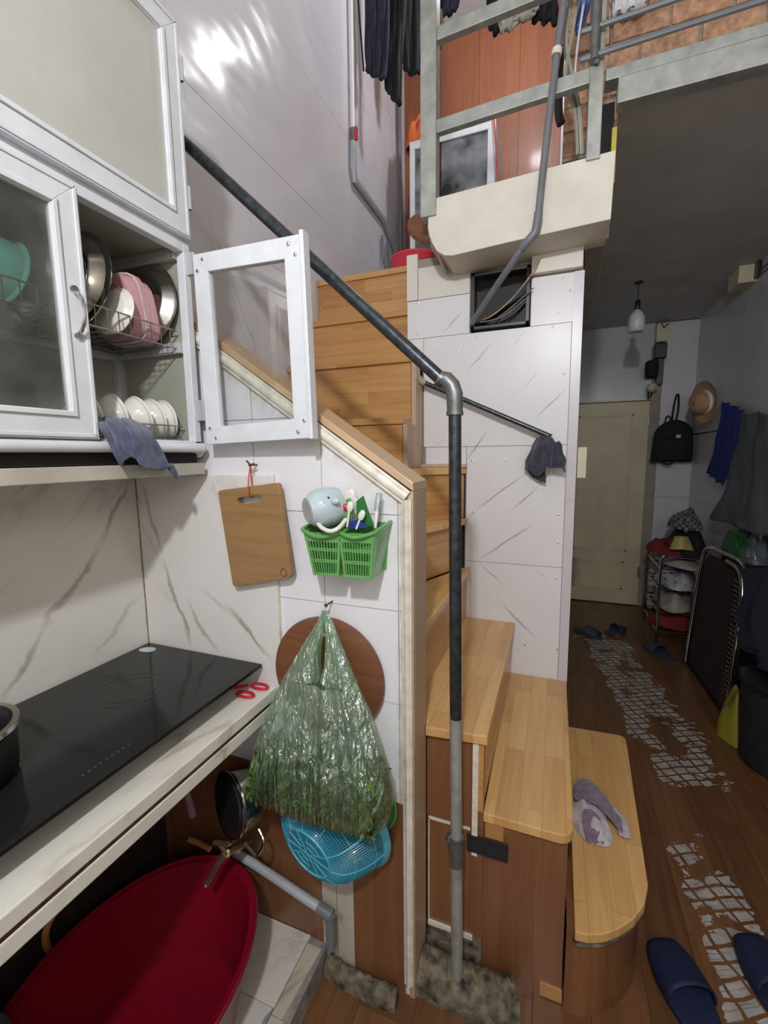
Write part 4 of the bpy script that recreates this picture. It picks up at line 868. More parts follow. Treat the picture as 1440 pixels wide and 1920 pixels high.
# packets and spoons in the right basket
yb = .955
t = thing('sauce_tube', 'white capped green and white tube in the right basket', 'tube', BY(yb, 664, 985))
MB().lathe([(.012, 0), (.019, .012), (.021, .05), (.012, .066), (.008, .07), (.008, .088), (.006, .09)], BY(.975, 664, 985), (-.03, 0, 1), 20, 1, .6).build('body', 'white', t, 40)
MB().prism([BY(.945, 668, 940), BY(.945, 680, 930), BY(.945, 688, 955), BY(.945, 700, 985), BY(.945, 668, 990)], (0, .006, 0)).build('green_packet', 'dkgreen', None, 0, label='bright green folded packet in the right basket', cat='packet')
t = thing('green_wrapper', 'green and red wrapper left in the right basket', 'packet', BY(.935, 650, 985))
MB().prism([BY(.938, 645, 938), BY(.938, 656, 934), BY(.938, 662, 960), BY(.938, 656, 985), BY(.938, 648, 985)], (0, .005, 0)).build('body', 'green', t, 0); MB().ball(BY(.933, 646, 951), .008, .005, .009).build('red_tip', 'red', t, 50)
def spoon(label, u, v, u2, v2, y):
    a, b_ = BY(y, u, v), BY(y, u2, v2); d = (b_-a).normalized()
    t = thing('white_spoon', label, 'spoon', b_); n0 = MB().lathe([(.001, -.013), (.006, -.010), (.0085, 0), (.007, .009), (.001, .014)], a, d, 16, 1., .35, xdir=(1, 0, 0), cap0=False, cap1=False); n0.build('bowl', 'ceramic', t, 60)
    MB().obar(a+d*.010, b_, .0045, .003, (0, 1, 0)).build('handle', 'ceramic', t, 0)
spoon('white plastic spoon beside the red tip in the right basket', 656, 950, 651, 988, .925)
spoon('white plastic spoon over the dark blue packet in the right basket', 678, 966, 668, 992, .928)
MB().prism([BY(.93, 655, 978), BY(.93, 672, 974), BY(.93, 688, 990), BY(.93, 656, 992)], (0, .01, 0)).build('blue_packet', 'blue', None, 0, label='dark blue packet low in the right basket', cat='packet', bevel=.001)
t = thing('white_brush', 'white stick with clear cap standing in the right basket', 'brush', BY(.96, 703, 990))
a, b_ = BY(.965, 703, 990), BY(.985, 711, 925); MB().tube([a, a.lerp(b_, .65)], .0045, 8).build('handle', 'white', t, 40); MB().tube([a.lerp(b_, .5), b_], .0085, 10).build('cap', 'clearbag', t, 40); MB().tube([a.lerp(b_, .62), a.lerp(b_, .95)], .005, 8).build('bristles', 'white', t, 40)
# round wooden board
t = thing('round_board', 'round brown wooden chopping board hanging behind the green bag', 'cutting board', (-.56, .99, .73))
MB().lathe([(.001, 0), (.150, 0), (.162, .004), (.165, .012), (.163, .020), (.001, .022)], (-.557, PY-.028, .888), (0, 1, 0), 64, cap0=False, cap1=False).build('board', 'roundboard', t, 40)
nail((-.545, PY, 1.093), label='rusty nail holding the green plastic bag', ln=.035)

# green carrier bag with greens
t = thing('plastic_bag', 'green translucent plastic bag of vegetables hanging on a nail', 'bag', (-.55, .93, .5))
np_ = Vector((-.538, .958, 1.083))
def zc_(z):  # left/right silhouette in the plane y=.93 at height z, from the photograph
    tab = [(1.085, -.540, -.528), (1.02, -.583, -.503), (.96, -.622, -.478), (.90, -.655, -.450), (.82, -.700, -.415), (.74, -.735, -.390), (.66, -.765, -.366), (.60, -.785, -.358), (.56, -.795, -.362), (.53, -.792, -.372), (.515, -.770, -.385)]
    for (za, la, ra), (zb, lb, rb) in zip(tab, tab[1:]):
        if z >= zb: k = (za-z)/(za-zb); return lerp(la, lb, k), lerp(ra, rb, k)
    return tab[-1][1:]
def bag_y(z): return lerp(.945, .872, min(1, max(0, (1.085-z)/.45)))
def bag_pt(x, dy, z):
    yc = bag_y(z); p = EYE+(Vector((x, .95, z+.012*(x+.58)))-EYE)*(yc/.95); p.y += dy; return p
def bagloop(z, l, r, d, ph=0., pl_=0., n=144, sag=0.):
    out = []
    for k in range(n):
        a = 2*PI*k/n; ca, sa = math.cos(a), math.sin(a); e = .75
        x = (l+r)/2+(r-l)/2*math.copysign(abs(ca)**e, ca); dy = d*math.copysign(abs(sa)**e, sa)
        dy *= 1+pl_*(math.sin(a*13+ph*.5)+.8*math.sin(a*23+ph))
        out.append(bag_pt(x, dy, z+sag*math.sin(a*2+1)))
    return out
m = MB(); zs_ = [.90, .86, .82, .77, .72, .67, .62, .58, .55, .53, .515, .508]; rows = []
for i, z in enumerate(zs_):
    l, r = zc_(z); d = lerp(.030, .072, min(1, (.90-z)/.25)); 
    if z < .55: d *= max(.25, (z-.50)/.05)
    if i == len(zs_)-1: l, r, d = l+.03, r-.03, .01
    rows.append(bagloop(z, l, r, d, .4+z*2, .16*max(0, min(1, (z-.58)/.2)), sag=.004))
n = 144; vs = sum(rows, []); fs = [(i*n+k, i*n+(k+1) % n, (i+1)*n+(k+1) % n, (i+1)*n+k) for i in range(len(rows)-1) for k in range(n)]; fs.append(tuple((len(rows)-1)*n+k for k in range(n)))
m.add(vs, fs)
for side in (0, 1):
    hr_ = []
    for z in (.90, .94, .98, 1.02, 1.06, 1.085):
        l, r = zc_(z); k = (z-.90)/.185; mid = lerp(-.549, -.535, k); gap = .012*math.sin(PI*min(1, k*1.2+.12))
        a, b_ = (l, mid-gap) if side == 0 else (mid+gap*.6, r)
        if z > 1.07: a, b_ = (np_.x-.006, np_.x) if side == 0 else (np_.x, np_.x+.006)
        hr_.append([Vector((p.x, lerp(p.y, np_.y, k*.5), p.z)) for p in bagloop(z, a, b_, lerp(.030, .010, k), 1.+side, .16, 40)])
    n = 40; m.add(sum(hr_, []), [(i*n+k, i*n+(k+1) % n, (i+1)*n+(k+1) % n, (i+1)*n+k) for i in range(len(hr_)-1) for k in range(n)])
m.build('film', 'bag', t, 80)
MB().tube(smooth_path([np_+Vector((-.004, -.006, .006)), np_+Vector((.004, -.01, -.02)), np_+Vector((-.006, -.008, -.05)), BY(.90, 606, 1190)], 5), [.004]*16, 8).build('twisted_handle', 'bag', t, 60)
# leaves inside the bag
lv = MB(); rr = random.Random(11)
for k in range(8000):
    z = lerp(.512, .690, rr.random()**1.35); l, r = zc_(z); x = lerp(l+.018, r-.018, rr.random()); d = .056*min(1, (z-.475)/.06); dy = rr.uniform(-d, d)*.9
    c = bag_pt(x, dy, z); a = Vector((rr.gauss(0, 1), rr.gauss(0, 1), rr.gauss(0, 1))).normalized(); b_ = a.orthogonal().normalized(); b_ = (b_*math.cos(k)+a.cross(b_)*math.sin(k)); sz = rr.uniform(.005, .013)
    lv.add([c-a*sz, c+b_*sz*.4+Vector((0, 0, .001)), c+a*sz, c-b_*sz*.4], [(0, 1, 2), (0, 2, 3)])
lv.build('leafy_vegetables', 'leaf', None, 0, label='leafy green vegetables packed in the plastic bag', cat='vegetables', kind='stuff')

# blue colander hung with its base towards the room
def colander(name, mat, mat2, label, cb_, rb, cr, rr_, n=128):
    cb_, cr = Vector(cb_), Vector(cr); t = thing(name, label, 'colander', (cr.x, cr.y, cr.z-rr_)); ax = (cr-cb_).normalized(); x = Vector((1, 0, 0)); x = (x-ax*ax.dot(x)).normalized(); y = ax.cross(x)
    L = (cr-cb_).length
    def pt_(r, h, a): return cb_+ax*h+(x*math.cos(a)+y*math.sin(a))*r
    prof = [(rb, 0), (lerp(rb, rr_, .35), L*.12), (lerp(rb, rr_, .66), L*.40), (lerp(rb, rr_, .86), L*.70), (rr_*.97, L*.92)]
    P = smooth_path([(r, h, 0) for r, h in prof], 6)
    vs = [pt_(p.x, p.y, 2*PI*k/n) for p in P for k in range(n)]; fs = [(i*n+k, i*n+(k+1) % n, (i+1)*n+(k+1) % n, (i+1)*n+k) for i in range(len(P)-1) for k in range(n)]
    MB().add(vs, fs).build('mesh_side', mat, t, 0, wire=.0031)
    R2 = [rb*k/9 for k in range(1, 10)]; vs = [pt_(r, .001, 2*PI*k/n) for r in R2 for k in range(n)]; fs = [(i*n+k, i*n+(k+1) % n, (i+1)*n+(k+1) % n, (i+1)*n+k) for i in range(8) for k in range(n)]
    MB().add(vs, fs).build('mesh_base', mat, t, 0, solid=.0015)
    m = MB()
    for k in range(12):
        a = 2*PI*k/12+.13; m.tube([pt_(.002 if k % 2 == 0 else rb*.35, -.002, a), pt_(rb, -.002, a)], .0016, 5)
    for r in (rb*.33, rb*.62): 
        for s_ in range(4): m.tube([pt_(r, -.002, s_*PI/2+a*PI/24) for a in range(10)], .0013, 5)
    m.tube([pt_(rb, 0, a*PI/30) for a in range(60)], .0032, 6, True); m.build('base_rib', mat2, t, 40)
    m = MB()
    for k in range(10): a = 2*PI*k/10+.2; m.tube([pt_(p.x+.001, p.y, a) for p in P], .0022, 5)
    for q_ in (10, 18): m.tube([pt_(P[q_].x+.001, P[q_].y, a*PI/30) for a in range(60)], .0018, 5, True)
    m.build('side_rib', mat2, t, 40)
    MB().lathe([(rr_*.96, L*.88), (rr_*1.03, L*.94), (rr_*1.05, L), (rr_*1.02, L+.002), (rr_*.95, L*.93)], cb_, ax, 64, cap0=False, cap1=False).build('rim', mat2, t, 40)
colander('blue_colander', 'cyan', 'cyan2', 'bright blue plastic colander hanging below the green bag', (-.556, .866, .470), .070, (-.532, .985, .492), .165)
t = thing('green_colander', 'dark green plastic colander behind the blue one', 'colander', (-.44, 1.0, .45))
MB().lathe([(.06, -.04), (.075, -.02), (.084, 0), (.088, .004), (.085, .006), (.066, -.03), (.05, -.037)], (-.452, .998, .535), (0, 1, 0), 48, cap0=True, cap1=True).build('bowl', 'dkgreen', t, 40)
MB().tube([(-.452+.086*math.cos(a*PI/24), 1.001, .535+.086*math.sin(a*PI/24)) for a in range(48)], .004, 6, True).build('rim', 'green', t, 40)

# towel hung over the end of the wall rail
yy = 1.945
cloth('face_towel', 'navytowel', [[BY(1.95, 1005, 823), BY(1.93, 1018, 818), BY(1.92, 1032, 818), BY(1.93, 1046, 830)], [BY(1.94, 998, 838), BY(1.91, 1012, 838), BY(1.905, 1035, 838), BY(1.93, 1053, 850)],
      [BY(1.94, 988, 862), BY(1.91, 1008, 868), BY(1.90, 1030, 872), BY(1.93, 1060, 868)], [BY(1.95, 986, 880), BY(1.92, 1012, 892), BY(1.90, 1026, 872), BY(1.94, 1060, 886)]], wob=.008, seed=9, nu=30, nv=30,
      label='navy face towel bunched on the end of the wall rail', cat='towel')
cloth('face_towel_tail', 'navytowel', [[BY(1.965, 985, 868), BY(1.95, 1000, 872), BY(1.945, 1022, 872)], [BY(1.965, 992, 888), BY(1.955, 1008, 892), BY(1.95, 1024, 890)], [BY(1.965, 1004, 896), BY(1.96, 1014, 902), BY(1.96, 1023, 905)]], parent=bpy.data.objects['face_towel'], wob=.004, seed=2)
# crumpled purple and lilac cloth on step one
zt = .243
def lump(name, mat, cx, cy, rx, ry, h, z, seed, parent=None, k=1., **kw):
    rr_ = random.Random(seed); ph = [rr_.uniform(0, 6.28) for _ in range(8)]
    def fn(u, v):
        a = u*2*PI; r = v; w_ = 1+.13*math.sin(2*a+ph[0])+.10*math.sin(3*a+ph[1])+.06*math.sin(5*a+ph[2])
        x = cx+rx*r*w_*math.cos(a); y = cy+ry*r*w_*math.sin(a)
        zz = h*(1-r**2.4)**.6 if r < 1 else 0
        fo = .5+.5*math.sin(7*x/rx*k+ph[3]+2.2*math.sin(3*y/ry+ph[4])); fo2 = .5+.5*math.sin(6*y/ry*k+ph[5]+1.5*math.sin(4*x/rx+ph[6]))
        return Vector((x, y, z+zz*(.55+.32*fo+.22*fo2)))
    return MB().grid(fn, 56, 22).build(name, mat, parent, 80, **kw)
tw = lump('cleaning_cloth', 'lilac', .148, 1.50, .072, .085, .055, zt, 5, label='crumpled purple and lilac cloth lying on the bottom step', cat='cloth')
cloth('purple_side', 'purple', [[(.105, 1.64, .262), (.15, 1.665, .275), (.185, 1.64, .268), (.205, 1.60, .256)], [(.10, 1.58, .285), (.15, 1.60, .31), (.20, 1.575, .295), (.235, 1.54, .262)], [(.10, 1.54, .285), (.155, 1.55, .305), (.205, 1.525, .29), (.245, 1.50, .258)], [(.108, 1.525, .29), (.16, 1.515, .30), (.205, 1.495, .28), (.24, 1.475, .250)]], parent=tw, wob=.004, seed=3)
cloth('lilac_corner', 'lilac', [[(.205, 1.585, .262), (.235, 1.57, .255), (.262, 1.545, .250)], [(.225, 1.53, .262), (.248, 1.515, .256), (.268, 1.505, .249)], [(.235, 1.465, .252), (.252, 1.462, .250), (.268, 1.468, .247)]], parent=tw, wob=.003, seed=6)
cloth('purple_patch', 'purple', [[(.125, 1.475, .298), (.15, 1.485, .30), (.175, 1.47, .29)], [(.125, 1.44, .282), (.155, 1.445, .284), (.185, 1.44, .268)], [(.135, 1.405, .252), (.155, 1.402, .252), (.18, 1.415, .250)]], parent=tw, wob=.003, seed=8)

# slippers
def slipper(name, mat, heel, toe, wid, label, strap=True, z=FZ+.002, group=None):
    heel, toe = Vector((*heel, z)), Vector((*toe, z)); d = (toe-heel); L = d.length; d.normalize(); s_ = Vector((-d.y, d.x, 0)); t = thing(name, label, 'slipper', (heel+toe)/2, group)
    ol = []
    for k in range(40):
        a = 2*PI*k/40; u = .5-.5*math.cos(a); w_ = wid/2*(math.sin(a))*(.80+.32*u-.12*math.sin(PI*u*2)); ol.append((heel+d*(u*L)+s_*w_))
    for i, p in enumerate(ol): pass
    MB().prism(ol, (0, 0, .022)).build('sole', mat, t, 30, bevel=.004)
    if strap:
        def fn(u, v):
            a = PI*u; x = lerp(.50, .93, v); w_ = wid/2*(1.02-.28*max(0, (v-.5)*2)**2); h = lerp(.062, .030, v)
            return heel+d*(x*L)+s_*(w_*math.cos(a))+Vector((0, 0, .018+h*math.sin(a)**.7))
        MB().grid(fn, 18, 10).build('upper', mat, t, 80, solid=.004)
    return t
slipper('blue_slipper', 'slip', (.455, 1.10), (.352, 1.42), .125, 'navy blue slipper beside the curved bottom step')
slipper('blue_slipper', 'slip', (.675, 1.19), (.610, 1.53), .125, 'navy blue slipper at the right edge of the floor')
slipper('dark_slipper', 'slip2', (.20, 4.02), (.40, 3.88), .11, 'dark slipper by the divider wall corner'); slipper('dark_slipper', 'slip2', (.44, 3.98), (.60, 4.14), .10, 'dark slipper in front of the cream door')
slipper('grey_slipper', 'slip2', (.86, 3.55), (.72, 3.85), .12, 'grey blue slipper beside the clothes rack')

# ================================================================== BACK ROOM
t = thing('hanging_bulb', 'white hanging bulb on a black holder under the grey soffit', 'lamp', BY(3.7, 1197, 530))
bt = BY(3.7, 1198, 528); bt.z = CZ
bx = bt.x; MB().lathe([(.012, 0), (.03, -.006), (.03, 0)], bt, (0, 0, 1), 16).tube([bt, bt-Vector((0, 0, .13))], .003, 6).build('cord', 'black', t, 40)
MB().lathe([(.012, -.12), (.018, -.13), (.018, -.185), (.016, -.19)], bt, (0, 0, 1), 16).build('holder', 'black', t, 40)
MB().lathe([(.016, -.185), (.03, -.20), (.05, -.23), (.053, -.26), (.053, -.325), (.045, -.335), (.001, -.337)], bt, (0, 0, 1), 28, cap1=False).build('bulb', 'bulbglass', t, 40)
t = thing('junction_box', 'ivory junction box at the top of the wall beside the soffit', 'box', BX(RX-.03, 1403, 545)); c = BX(RX-.03, 1405, 520)
MB().box(c.x-.10, c.x, c.y-.14, c.y+.06, c.z-.07, c.z+.07).build('body', 'ivory', t, 0, bevel=.004); MB().box(c.x-.02, c.x-.001, c.y-.20, c.y-.14, c.z-.06, c.z+.06).build('bracket', 'black', t, 0)
for dz in (0, -.03): MB().tube([(c.x-.004, c.y-.16, c.z-.02+dz), (c.x-.004, c.y-.9, c.z-.02+dz*1.3)], .006, 6).build('cable', 'galv', t, 40)
t = thing('ivory_box', 'ivory box high in the corner above the dark gear', 'box', (.90, BYW-.1, 2.5))
MB().box(.815, .905, BYW-.11, BYW-.03, 2.47, 2.63).build('body', 'ivory', t, 0, bevel=.004)
MB().tube(smooth_path([(.85, BYW-.115, 2.63), (.865, BYW-.125, 2.585), (.885, BYW-.12, 2.61), (.91, BYW-.1, 2.62)], 5), .004, 6).build('cable', 'black', t, 40)
t = thing('dark_gear', 'dark meter and switch cluster hanging right of the door head', 'meter', (.84, BYW-.08, 2.0))
MB().box(.80, .90, BYW-.14, BYW-.03, 2.32, 2.45).build('body', 'black', t, 0, bevel=.008); MB().lathe([(.05, 0), (.055, .05), (.055, .13), (.045, .14)], (.79, BYW-.14, 2.16), (0, .1, 1), 24).build('cylinder', 'blackfab', t, 40); MB().box(.84, .89, BYW-.1, BYW-.03, 2.10, 2.33).build('back_plate', 'black', t, 0)
MB().lathe([(.022, 0), (.042, .02), (.04, .06), (.02, .08)], (.80, BYW-.10, 2.03), (.2, 0, 1), 6).build('socket', 'ivory', t, 20); MB().lathe([(.018, 0), (.02, .06)], (.79, BYW-.10, 1.97), (0, 0, 1), 10).build('plug', 'black', t, 40)
# wall switch strip at the edge of the divider
c = BY(DY-.01, 1087, 880); B(.083, .118, DY-.006, DY+.02, 1.375, 1.502).build('switch_plate', 'ivory', None, 0, bevel=.003, label='narrow ivory switch plate on the divider wall edge', cat='switch')
# backpack
t = thing('backpack', 'small black backpack hanging by its strap on the pale pillar', 'bag', (1.0, BYW-.12, 1.4)); yb = BYW-.04
def bp_fn(u, v):
    a = 2*PI*u; z = lerp(1.385, 1.765, v); k = v; w_ = .165*(1-.10*k)*(1 if k < .62 else math.sqrt(max(0, 1-((k-.62)/.385)**2)))+.002; d = .075*(1-.35*k)*(1 if k > .08 else .75)
    if v >= .999: w_ = .03
    return Vector((1.0+w_*math.copysign(abs(math.cos(a))**.7, math.cos(a))+.012*(k-.5), yb-d+d*math.copysign(abs(math.sin(a))**.7, math.sin(a)), z))
g = MB().grid(bp_fn, 36, 20); g.f.append(tuple(20*37+k for k in range(36))); g.f.append(tuple(range(35, -1, -1))); g.build('body', 'blackfab', t, 60)
MB().grid(lambda u, v: Vector((1.0+.115*(1-.1*v)*math.sin((u-.5)*PI), yb-.155-.018*math.cos((u-.5)*PI)+.03*v, lerp(1.40, 1.60, v))), 14, 8).build('pocket', 'blackfab', t, 60, solid=.006)
MB().tube(smooth_path([(.985, yb-.05, 1.755), (.99, yb-.045, 1.86), (1.012, yb-.02, 1.985), (1.03, yb-.02, 1.985), (1.03, yb-.04, 1.86), (1.015, yb-.05, 1.755)], 6), .008, 6).build('strap', 'blackfab', t, 40)
MB().tube(smooth_path([(.93, yb-.05, 1.745), (.94, yb-.05, 1.80), (.965, yb-.05, 1.80), (.975, yb-.05, 1.755)], 5), .006, 6).build('strap', 'blackfab', t, 40)
MB().tube(smooth_path([(.90, yb-.10, 1.40), (.95, yb-.13, 1.365), (1.0, yb-.12, 1.375)], 5), .010, 6).build('strap', 'blackfab', t, 40); MB().box(1.005, 1.04, yb-.148, yb-.142, 1.60, 1.63).build('emblem', 'alu_int', t, 0)
# straw hat
t = thing('straw_hat', 'straw hat hanging on the right wall beside the blue cloth', 'hat', BX(1.1, 1325, 790)); hc = BX(1.10, 1328, 752); ha = Vector((-.80, -.25, -.1))
MB().lathe([(.165, .02), (.15, .008), (.09, .0), (.085, .045), (.073, .09), (.045, .105), (.001, .108)], hc+Vector((.0, .05, 0)), ha, 40, cap0=False, cap1=False).build('crown_and_brim', 'straw', t, 50, solid=.004)
MB().lathe([(.094, .004), (.090, .03)], hc+Vector((0, .05, 0)), ha, 40, cap0=False, cap1=False).build('band', 'whitecloth', t, 50, solid=.003)
# hanging cloths on the right wall
cloth('blue_cloth', 'blue', [[BX(1.12, 1357, 752), BX(1.12, 1372, 760), BX(1.12, 1393, 770)], [BX(1.10, 1350, 800), BX(1.10, 1365, 805), BX(1.10, 1382, 812)], [BX(1.10, 1338, 850), BX(1.10, 1356, 862), BX(1.10, 1371, 870)], [BX(1.11, 1325, 888), BX(1.11, 1338, 897), BX(1.11, 1356, 910)]], wob=.01, seed=12, label='royal blue cloth hanging on the right wall', cat='cloth')
cloth('grey_curtain', 'greycloth', [[BX(1.10, 1392, 772), BX(1.08, 1418, 774), BX(1.06, 1446, 776), BX(1.05, 1500, 780)], [BX(1.09, 1376, 850), BX(1.07, 1408, 850), BX(1.05, 1446, 850), BX(1.05, 1510, 850)], [BX(1.08, 1358, 920), BX(1.06, 1398, 930), BX(1.05, 1446, 935), BX(1.05, 1510, 940)], [BX(1.07, 1330, 972), BX(1.05, 1385, 990), BX(1.04, 1446, 1010), BX(1.04, 1510, 1020)]], wob=.014, seed=13, label='grey green curtain cloth hanging at the right edge', cat='cloth')
# clothes rack with folded bundles
t = thing('clothes_rack', 'chrome tube rack with stacked clothes between door and folding bed', 'rack', (1.0, 4.0, FZ))
ry0, ry1, rx0, rx1 = 3.92, 4.45, .80, 1.13
m = MB(); m.tube(smooth_path([(rx0, ry0, FZ), (rx0, ry0, .60), (rx0+.05, ry0, .665), (rx1-.05, ry0, .665), (rx1, ry0, .60), (rx1, ry0, FZ)], 6), .011, 8); m.tube(smooth_path([(rx0, ry1, FZ), (rx0, ry1, .60), (rx0+.05, ry1, .665), (rx1-.05, ry1, .665), (rx1, ry1, .60), (rx1, ry1, FZ)], 6), .011, 8); m.build('frame', 'chrome', t, 40)
sh = None
for z in (.06, .22, .40, .57):
    mm = MB()
    for k in range(5): y = lerp(ry0, ry1, k/4); mm.tube([(rx0, y, z), (rx1, y, z)], .007, 6)
    mm.tube([(rx0, ry0, z), (rx0, ry1, z)], .007, 6); mm.build('shelf', 'steel', t, 40)
def bundle(name, mat, z, h, label, seed, cat='clothes', x=.965, y=4.18, rx=.15, ry=.25):
    lump(name, mat, x, y, rx, ry, h, z, seed, label=label, cat=cat, k=.8)
bundle('folded_clothes', 'redcloth', .07, .15, 'red and tan clothes bundle on the lowest rack shelf', 21)
bundle('folded_clothes', 'paleclothes', .23, .14, 'pale striped clothes bundle on the second rack shelf', 22)
bundle('folded_clothes', 'printed', .41, .15, 'white and purple printed bundle on the third rack shelf', 23)
bundle('folded_clothes', 'paleclothes', .58, .07, 'pale folded cloth on the top rack shelf', 24)
bundle('red_bag', 'redcloth', .665, .12, 'red bag on top of the clothes rack', 25, 'bag', .87, 4.15, .11, .2)
bundle('black_bag', 'blackfab', .665, .20, 'black bag on top of the clothes rack', 26, 'bag', 1.02, 4.2, .15, .24)
lump('plaid_hat', 'plaid', 1.0, 4.2, .115, .13, .17, .86, 27, label='grey plaid bucket hat on the black bag', cat='hat', k=.3)
t = thing('yellow_visor', 'dull yellow visor in front of the black bag', 'visor', (.93, 3.93, .74))
MB().grid(lambda u, v: Vector((.93+.085*math.sin((u-.5)*2.6)*(1-.45*v), 3.95-.05*math.cos((u-.5)*2.6)+.04*v, .735+.10*v-.02*abs(u-.5))), 14, 8).build('shell', pm('dull_yellow_plastic', (.40, .32, .10), .4), t, 60, solid=.004)
MB().tube(smooth_path([(.85, 3.97, .75), (.83, 3.96, .79), (.90, 3.96, .86)], 5), .006, 6).build('strap', 'blackfab', t, 40)
# folding bed stood on end
t = thing('folding_bed', 'dark maroon folding bed with chrome tube frame stood on edge', 'folding bed', (.95, 3.1, FZ))
A_, B_ = Vector((.925, 3.56, FZ)), Vector((.945, 2.90, FZ)); AT, BT = BY(3.52, 1322, 1035), BY(2.98, 1400, 1075); dd = (B_-A_); nn_ = Vector((dd.y, -dd.x, 0)).normalized()
def FB(u, z, o=0.): return A_.lerp(B_, u).lerp(AT.lerp(BT, u)+Vector((0, 0, 0)), (z/.90))-nn_*o
Hh = .90
def fbf(u, v):
    rc = .12; uu = lerp(.04, .96, u); z = lerp(.05, Hh, v); lim = 1-max(0, (v-.86)/.14)**2*.25; uu = .5+(uu-.5)*lim
    return FB(uu, z, .012*math.sin(PI*u)*math.sin(PI*v))
MB().grid(fbf, 12, 18).build('canvas', 'maroon', t, 60, solid=.02)
fr_ = smooth_path([FB(1.06, .03), FB(1.06, .45), FB(1.06, .72), FB(1.02, .86), FB(.88, .945), FB(.5, .955), FB(.12, .945), FB(-.03, .86), FB(-.06, .5), FB(-.06, .03)], 6)
MB().tube(fr_, .014, 10).build('tube_frame', 'chrome', t, 40)
MB().tube(smooth_path([FB(1.14, .30, -.03), FB(1.14, .60, -.03), FB(1.10, .80, -.03), FB(.98, .91, -.03), FB(.7, .93, -.03)], 6), .013, 10).build('tube_frame', 'steel', t, 40)
sp0 = None
for k in range(26):
    z = .12+k*.028
    if sp0 is None: sp0 = MB().tube([FB(.955, z), FB(1.055, z+.003)], .0035, 5).build('spring', 'wire', t, 40)
    else: o = sp0.copy(); COL.objects.link(o); o.location = (0, 0, k*.028)
# plastic bags and dark clothes on the right
lump('green_carrier', pm('deep_green_plastic', (.010, .075, .018), .4), 1.09, 3.30, .09, .16, .15, .86, 31, label='dark green plastic bag behind the folding bed', cat='bag', k=1.1)
lump('clear_bag', 'clearbag', 1.09, 3.05, .085, .12, .15, .858, 32, label='crumpled clear plastic bag on top of the folding bed', cat='bag', k=1.4)
B(1.05, 1.17, 3.05, 3.5, FZ, .855).build('storage_box', 'blackfab', None, 0, bevel=.02, label='dark fabric storage box behind the folding bed', cat='box')
cloth('hanging_coat', 'navy', [[(1.02, 2.90, .84), (1.06, 2.70, .90), (1.08, 2.45, .90)], [(.99, 2.88, .6), (.99, 2.66, .6), (1.02, 2.40, .6)], [(.98, 2.86, .50), (.97, 2.62, .50), (1.0, 2.38, .50)], [(.98, 2.86, .46), (.97, 2.60, .45), (1.0, 2.38, .45)]], wob=.025, seed=33, solid=.02, label='navy coat hanging over the dark bin at the right edge', cat='coat')
t = thing('dark_bin', 'black rounded bin at the right edge of the floor', 'bin', (1.08, 2.5, FZ))
MB().lathe([(.001, 0), (.13, 0), (.155, .02), (.175, .40), (.17, .42), (.001, .42)], (1.03, 2.52, FZ+.003), (0, 0, 1), 36, .78, 1.0, xdir=(1, 0, 0), cap0=False, cap1=False).build('body', 'blackfab', t, 40); MB().lathe([(.178, .40), (.182, .43), (.16, .44)], (1.03, 2.52, FZ+.003), (0, 0, 1), 36, .78, 1., xdir=(1, 0, 0)).build('lid', 'black', t, 40)
lump('yellow_sack', 'yellowbag', .945, 2.72, .07, .12, .27, FZ+.002, 34, label='olive yellow sack between folding bed and black bin', cat='sack', k=.5)

# ================================================================== LOFT
rl = thing('loft_railing', 'galvanised square tube railing along the landing edge', 'railing', (-.2, 1.8, 2.46))
MB().box(-.528, -.466, 1.79, 1.85, 2.40, 3.6).build('post', 'galvp', rl, 0, bevel=.003)
MB().box(.060, .104, 1.79, 1.83, 2.470, 3.6).build('post', 'galvp', rl, 0, bevel=.003); MB().tube([(.072, 1.772, 2.755), (.072, 1.772, 3.5)], .017, 10).build('post', 'galv', rl, 40)
for z in (2.716, 3.028): MB().obar((-.468, 1.815, z), (.062, 1.80, z+.012), .028, .046).build('rail', 'galvp', rl, 0, bevel=.002)
for z in (2.770, 2.852): MB().tube(smooth_path([(.078, 1.775, z-.02), (.085, 1.770, z-.004), (.11, 1.768, z), (RX-.004, 1.768, z+.02)], 4), .0085, 8).build('bar', 'pvcpipe', rl, 40)
MB().tube([(.118, 1.80, 2.78), (.118, 1.80, 3.0)], .002, 5).build('wire_tie', 'wire', rl, 40)
t = thing('round_stool', 'brown wooden round edge board beside the landing beam', 'board', (-.60, 1.95, 2.36))
MB().lathe([(.001, 0), (.075, 0), (.08, .008), (.075, .018), (.001, .018)], (-.555, 1.955, 2.43), (.45, -.75, .35), 32, cap0=False, cap1=False).build('disc', 'roundboard', t, 40)
cp = thing('conduit_pipe', 'grey plastic conduit bending down into the small window', 'pipe', (-.1, 1.75, 2.0))
pth = [BY(1.765, 1062, -30), BY(1.765, 1047, 80), BY(1.765, 1032, 200), BY(1.765, 1017, 330), BY(1.765, 1008, 415), BY(1.765, 1003, 437), BY(1.768, 985, 458), BY(1.85, 935, 530), BY(1.975, 885, 606)]
MB().tube(pth, .0125, 12).build('tube', 'pvcpipe', cp, 40); MB().tube([pth[4].lerp(pth[3], .2), pth[4], pth[5], pth[6], pth[6].lerp(pth[7], .1)], .0155, 12).build('elbow', 'pvcpipe', cp, 40); MB().tube([BY(1.765, 1043, 105), BY(1.765, 1045, 92)], .017, 12).build('collar', 'trimw', cp, 40)
MB().tube(smooth_path([BY(1.99, 1052, 90), BY(1.99, 1048, 140), BY(1.99, 1047, 200), BY(1.99, 1049, 222), BY(1.99, 1052, 232)], 5), .016, 10).build('foam_tube', 'black', None, 40, label='black foam tube hanging behind the railing', cat='tube')
